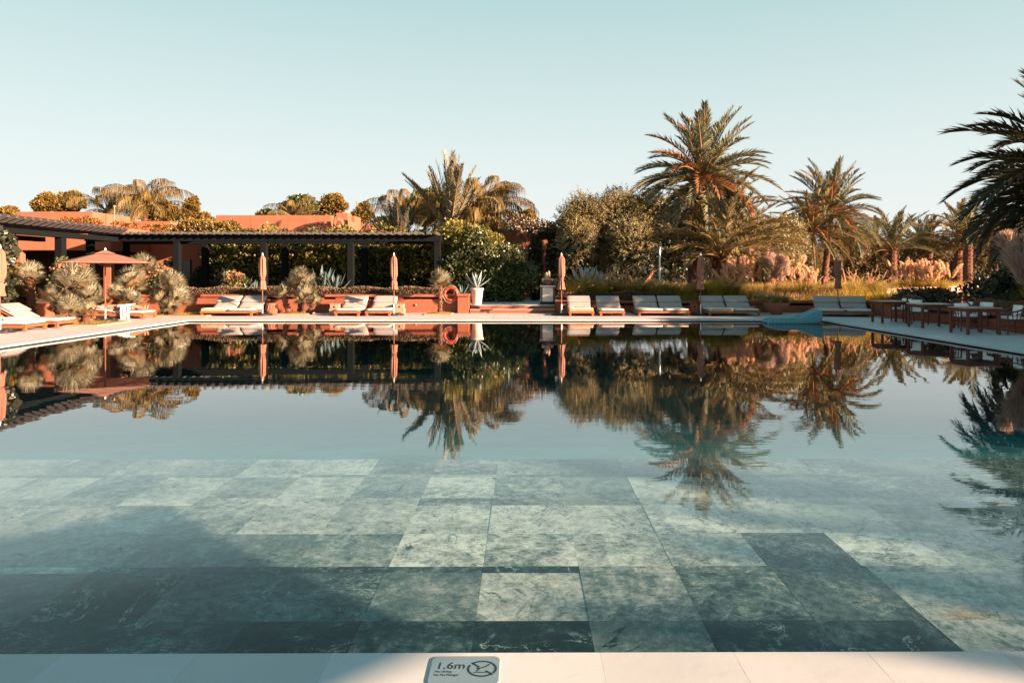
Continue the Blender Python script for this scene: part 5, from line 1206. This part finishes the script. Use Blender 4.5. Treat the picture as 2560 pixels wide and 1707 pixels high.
# ------------------------------------------------------------------ person on the lounger
def skin_body(name, verts, edges, radii, mat, parent, levels=2, root_i=0, loc=(0, 0, 0)):
    me = bpy.data.meshes.new(name); me.from_pydata(verts, edges, []); ob = bpy.data.objects.new(name, me); COL.objects.link(ob)
    ob.modifiers.new('skin', 'SKIN'); sv = me.skin_vertices[0].data
    for i, r_ in enumerate(radii): sv[i].radius = (r_, r_) if not hasattr(r_, '__len__') else r_
    for i in range(len(verts)): sv[i].use_root = (i == root_i)
    s = ob.modifiers.new('sub', 'SUBSURF'); s.levels = s.render_levels = levels
    dg = bpy.context.evaluated_depsgraph_get(); m2 = bpy.data.meshes.new_from_object(ob.evaluated_get(dg)); bpy.data.objects.remove(ob)
    m2.materials.clear(); m2.materials.append(mat); m2.shade_smooth(); m2.name = name
    return link(name, m2, parent, loc)
pr = empty('person', (-15.2, 28.08, .295), 0, 'person sunbathing on their back on the lounger under the open parasol, feet to the pool', 'person')
V = []; E = []; RD = []
def pv(p, r_, j=None):
    V.append(p); RD.append(r_)
    if j is not None: E.append((j, len(V)-1))
    return len(V)-1
pel = pv((0, 0, .10), .125); ab = pv((-.18, 0, .10), .115, pel); ch = pv((-.38, 0, .115), .135, ab); up = pv((-.50, 0, .12), .10, ch); nk = pv((-.59, 0, .13), .05, up); hd = pv((-.67, 0, .15), .075, nk); h2 = pv((-.76, 0, .16), .088, hd); h3 = pv((-.84, 0, .16), .06, h2)
for s in (-1, 1):
    hip = pv((.06, s*.10, .095), .095, pel); th = pv((.26, s*.12, .13), .078, hip); kn = pv((.46, s*.12, .17), .055, th); cf = pv((.62, s*.11, .11), .052, kn); an = pv((.84, s*.10, .055), .036, cf); hl = pv((.89, s*.10, .07), .036, an); to = pv((.91, s*.115, .21), .026, hl)
    sh_ = pv((-.50, s*.16, .11), .062, up); el = pv((-.27, s*.25, .06), .040, sh_); wr = pv((-.05, s*.22, .07), .027, el); hn = pv((.02, s*.20, .08), .034, wr)
    for f in range(4): a_ = pv((.06, s*(.17+.022*f), .09), .010, hn); pv((.10+.006*math.sin(f), s*(.168+.022*f), .08), .008, a_)
    a_ = pv((.03, s*.16, .10), .011, hn); pv((.06, s*.145, .10), .009, a_)
skin_body('body', V, E, RD, M['skin'], pr)
fc = MB(); fc.tube([(-.70, 0, .245), (-.675, 0, .268)], [.016, .012], 6)
fc.build('nose', M['skin'], pr, True)
for s in (-1, 1): MB().lathe([(.004, 0), (.012, .004), (.004, .008)], 8, (-.735, s*.03, .238)).build('eye', M['hair'], pr); MB().lathe([(.006, 0), (.022, .01), (.006, .02)], 8, (-.73, s*.088, .15)).build('ear', M['skin'], pr)
MB().cbox(-.662, -.650, -.022, .022, .228, .236, .002).build('mouth', M['terracotta_bowl'], pr)
hr = MB(); hr.lathe([(.02, -.10), (.085, -.06), (.105, 0), (.085, .06), (.03, .085)], 16); hr.build('hair', M['hair'], pr, True, (-.80, 0, .13), (0, R(-70), 0))
stt = MB(); puff(stt, -.12, .36, -.21, .21, .03, .225); stt.build('white_shorts', M['towel_white'], pr, True)
# bath towel hanging over the side of that lounger
bt = MB(); NX, NYt = 12, 16; vs = []; fs = []
for i in range(NX+1):
    for j in range(NYt+1):
        u = i/NX; v_ = j/NYt; x = -.14+.30*u+.02*math.sin(v_*7)+.03*v_*math.sin(u*9); L_ = v_*.95
        if L_ < .42: yy, zz = .18-L_, .225-.02*math.cos(u*9)*.5-(.06 if L_ > .36 else 0)
        else: yy, zz = -.30-.03*math.sin(u*15+v_*2), .19-(L_-.42)*1.0
        vs.append((x, yy, max(zz, -.30)+.012*math.sin(u*14+v_*5)))
for i in range(NX):
    for j in range(NYt): fs.append((i*(NYt+1)+j, (i+1)*(NYt+1)+j, (i+1)*(NYt+1)+j+1, i*(NYt+1)+j+1))
bt.add(vs, fs); b_ = bt.build('bath_towel', M['towel_white'], None, True, (-14.82, 27.82, .315)); sdm = b_.modifiers.new('thick', 'SOLIDIFY'); sdm.thickness = .012
tag(b_, 'white bath towel draped over the reclining person and hanging down the lounger side', 'towel')

# ------------------------------------------------------------------ depth and no diving plaque on the near coping
pq = empty('depth_plaque', (-.2535, 3.163, 0), 0, 'brushed metal plaque reading 1.6m with a no diving symbol on the near coping', 'sign')
def rrect(hw, hh, r_, n=8):
    out = []
    for cx, cy, a0 in ((hw-r_, hh-r_, 0), (-hw+r_, hh-r_, 90), (-hw+r_, -hh+r_, 180), (hw-r_, -hh+r_, 270)):
        for i in range(n+1): a = R(a0+90*i/n); out.append((cx+r_*math.cos(a), cy+r_*math.sin(a)))
    return out
m, t = newmat('plaque_metal'); v = coords(t, (1, 60, 1)); p_ = finish(t, mixc(t, ramp(t, noise(t, v, 8, 4), .3, .7), (.40, .46, .48), (.34, .40, .42)), .42, noise(t, v, 30, 3), .04, .001, .5, .75); M['plaque'] = m
MB().prism(rrect(.1475, .1135, .032), .0005, .006, 'xy').build('plate', M['plaque'], pq)
M['ink'] = simple('engraved_ink', (.012, .028, .032), rough=.6)
def text(s, x, y, size, sx=1.0, shear=0.0, bold=0.0):
    cu = bpy.data.curves.new('lettering', 'FONT'); cu.body = s; cu.size = size; cu.shear = shear; cu.offset = bold; cu.extrude = .0004; cu.resolution_u = 4
    o = bpy.data.objects.new('lettering', cu); COL.objects.link(o); dg = bpy.context.evaluated_depsgraph_get(); me = bpy.data.meshes.new_from_object(o.evaluated_get(dg)); bpy.data.objects.remove(o)
    me.materials.clear(); me.materials.append(M['ink']); me.name = 'lettering'
    return link('lettering', me, pq, (x, y, .0066), (0, 0, 0), (sx, 1, 1))
text('1.6m', -.128, .010, .072, .90, .05, .0006)
text('No Diving', -.126, -.020, .0215, .80)
text('Ne Pas Plonger', -.128, -.046, .0215, .80)
CX, CY = .0735, .010
ring = MB()
for a0, a1 in ((-36, 137), (151, 317)):
    pts = [R(a0+(a1-a0)*i/40) for i in range(41)]
    poly = [(CX+.064*math.cos(a), CY+.064*math.sin(a)) for a in pts] + [(CX+.0545*math.cos(a), CY+.0545*math.sin(a)) for a in reversed(pts)]
    nn = 41
    for i in range(40): ring.prism([poly[i], poly[i+1], poly[2*nn-2-i], poly[2*nn-1-i]], .0062, .0070, 'xy')
ring.build('prohibition_ring', M['ink'], pq)
def stroke(mb, pts, w_):
    for i in range(len(pts)-1):
        a, b = Vector(pts[i]), Vector(pts[i+1]); d = (b-a).normalized(); nrm = Vector((-d.y, d.x))*w_/2; a = a-d*w_*.15; b = b+d*w_*.15
        mb.prism([tuple(a+nrm), tuple(b+nrm), tuple(b-nrm), tuple(a-nrm)], .0062, .0070+.00002*i, 'xy')
slh = MB(); stroke(slh, [(CX-.046, CY+.046), (CX-.013, CY+.013)], .009); stroke(slh, [(CX+.018, CY-.018), (CX+.046, CY-.046)], .009); slh.build('slash', M['ink'], pq)
dv = MB(); stroke(dv, [(CX+.032, CY+.036), (CX+.012, CY+.014), (CX-.008, CY+.004), (CX-.022, CY-.020)], .0065); dv.prism([(CX-.018+.006*math.cos(k), CY+.004+.006*math.sin(k)) for k in np.linspace(0, 2*math.pi, 13)[:-1]], .0062, .0071, 'xy'); dv.build('diver_symbol', M['ink'], pq)
wvv = MB(); stroke(wvv, [(CX-.034+.0055*i, CY-.030+(.0025 if i % 2 else -.001)) for i in range(11)], .004); wvv.build('wave_symbol', M['ink'], pq)
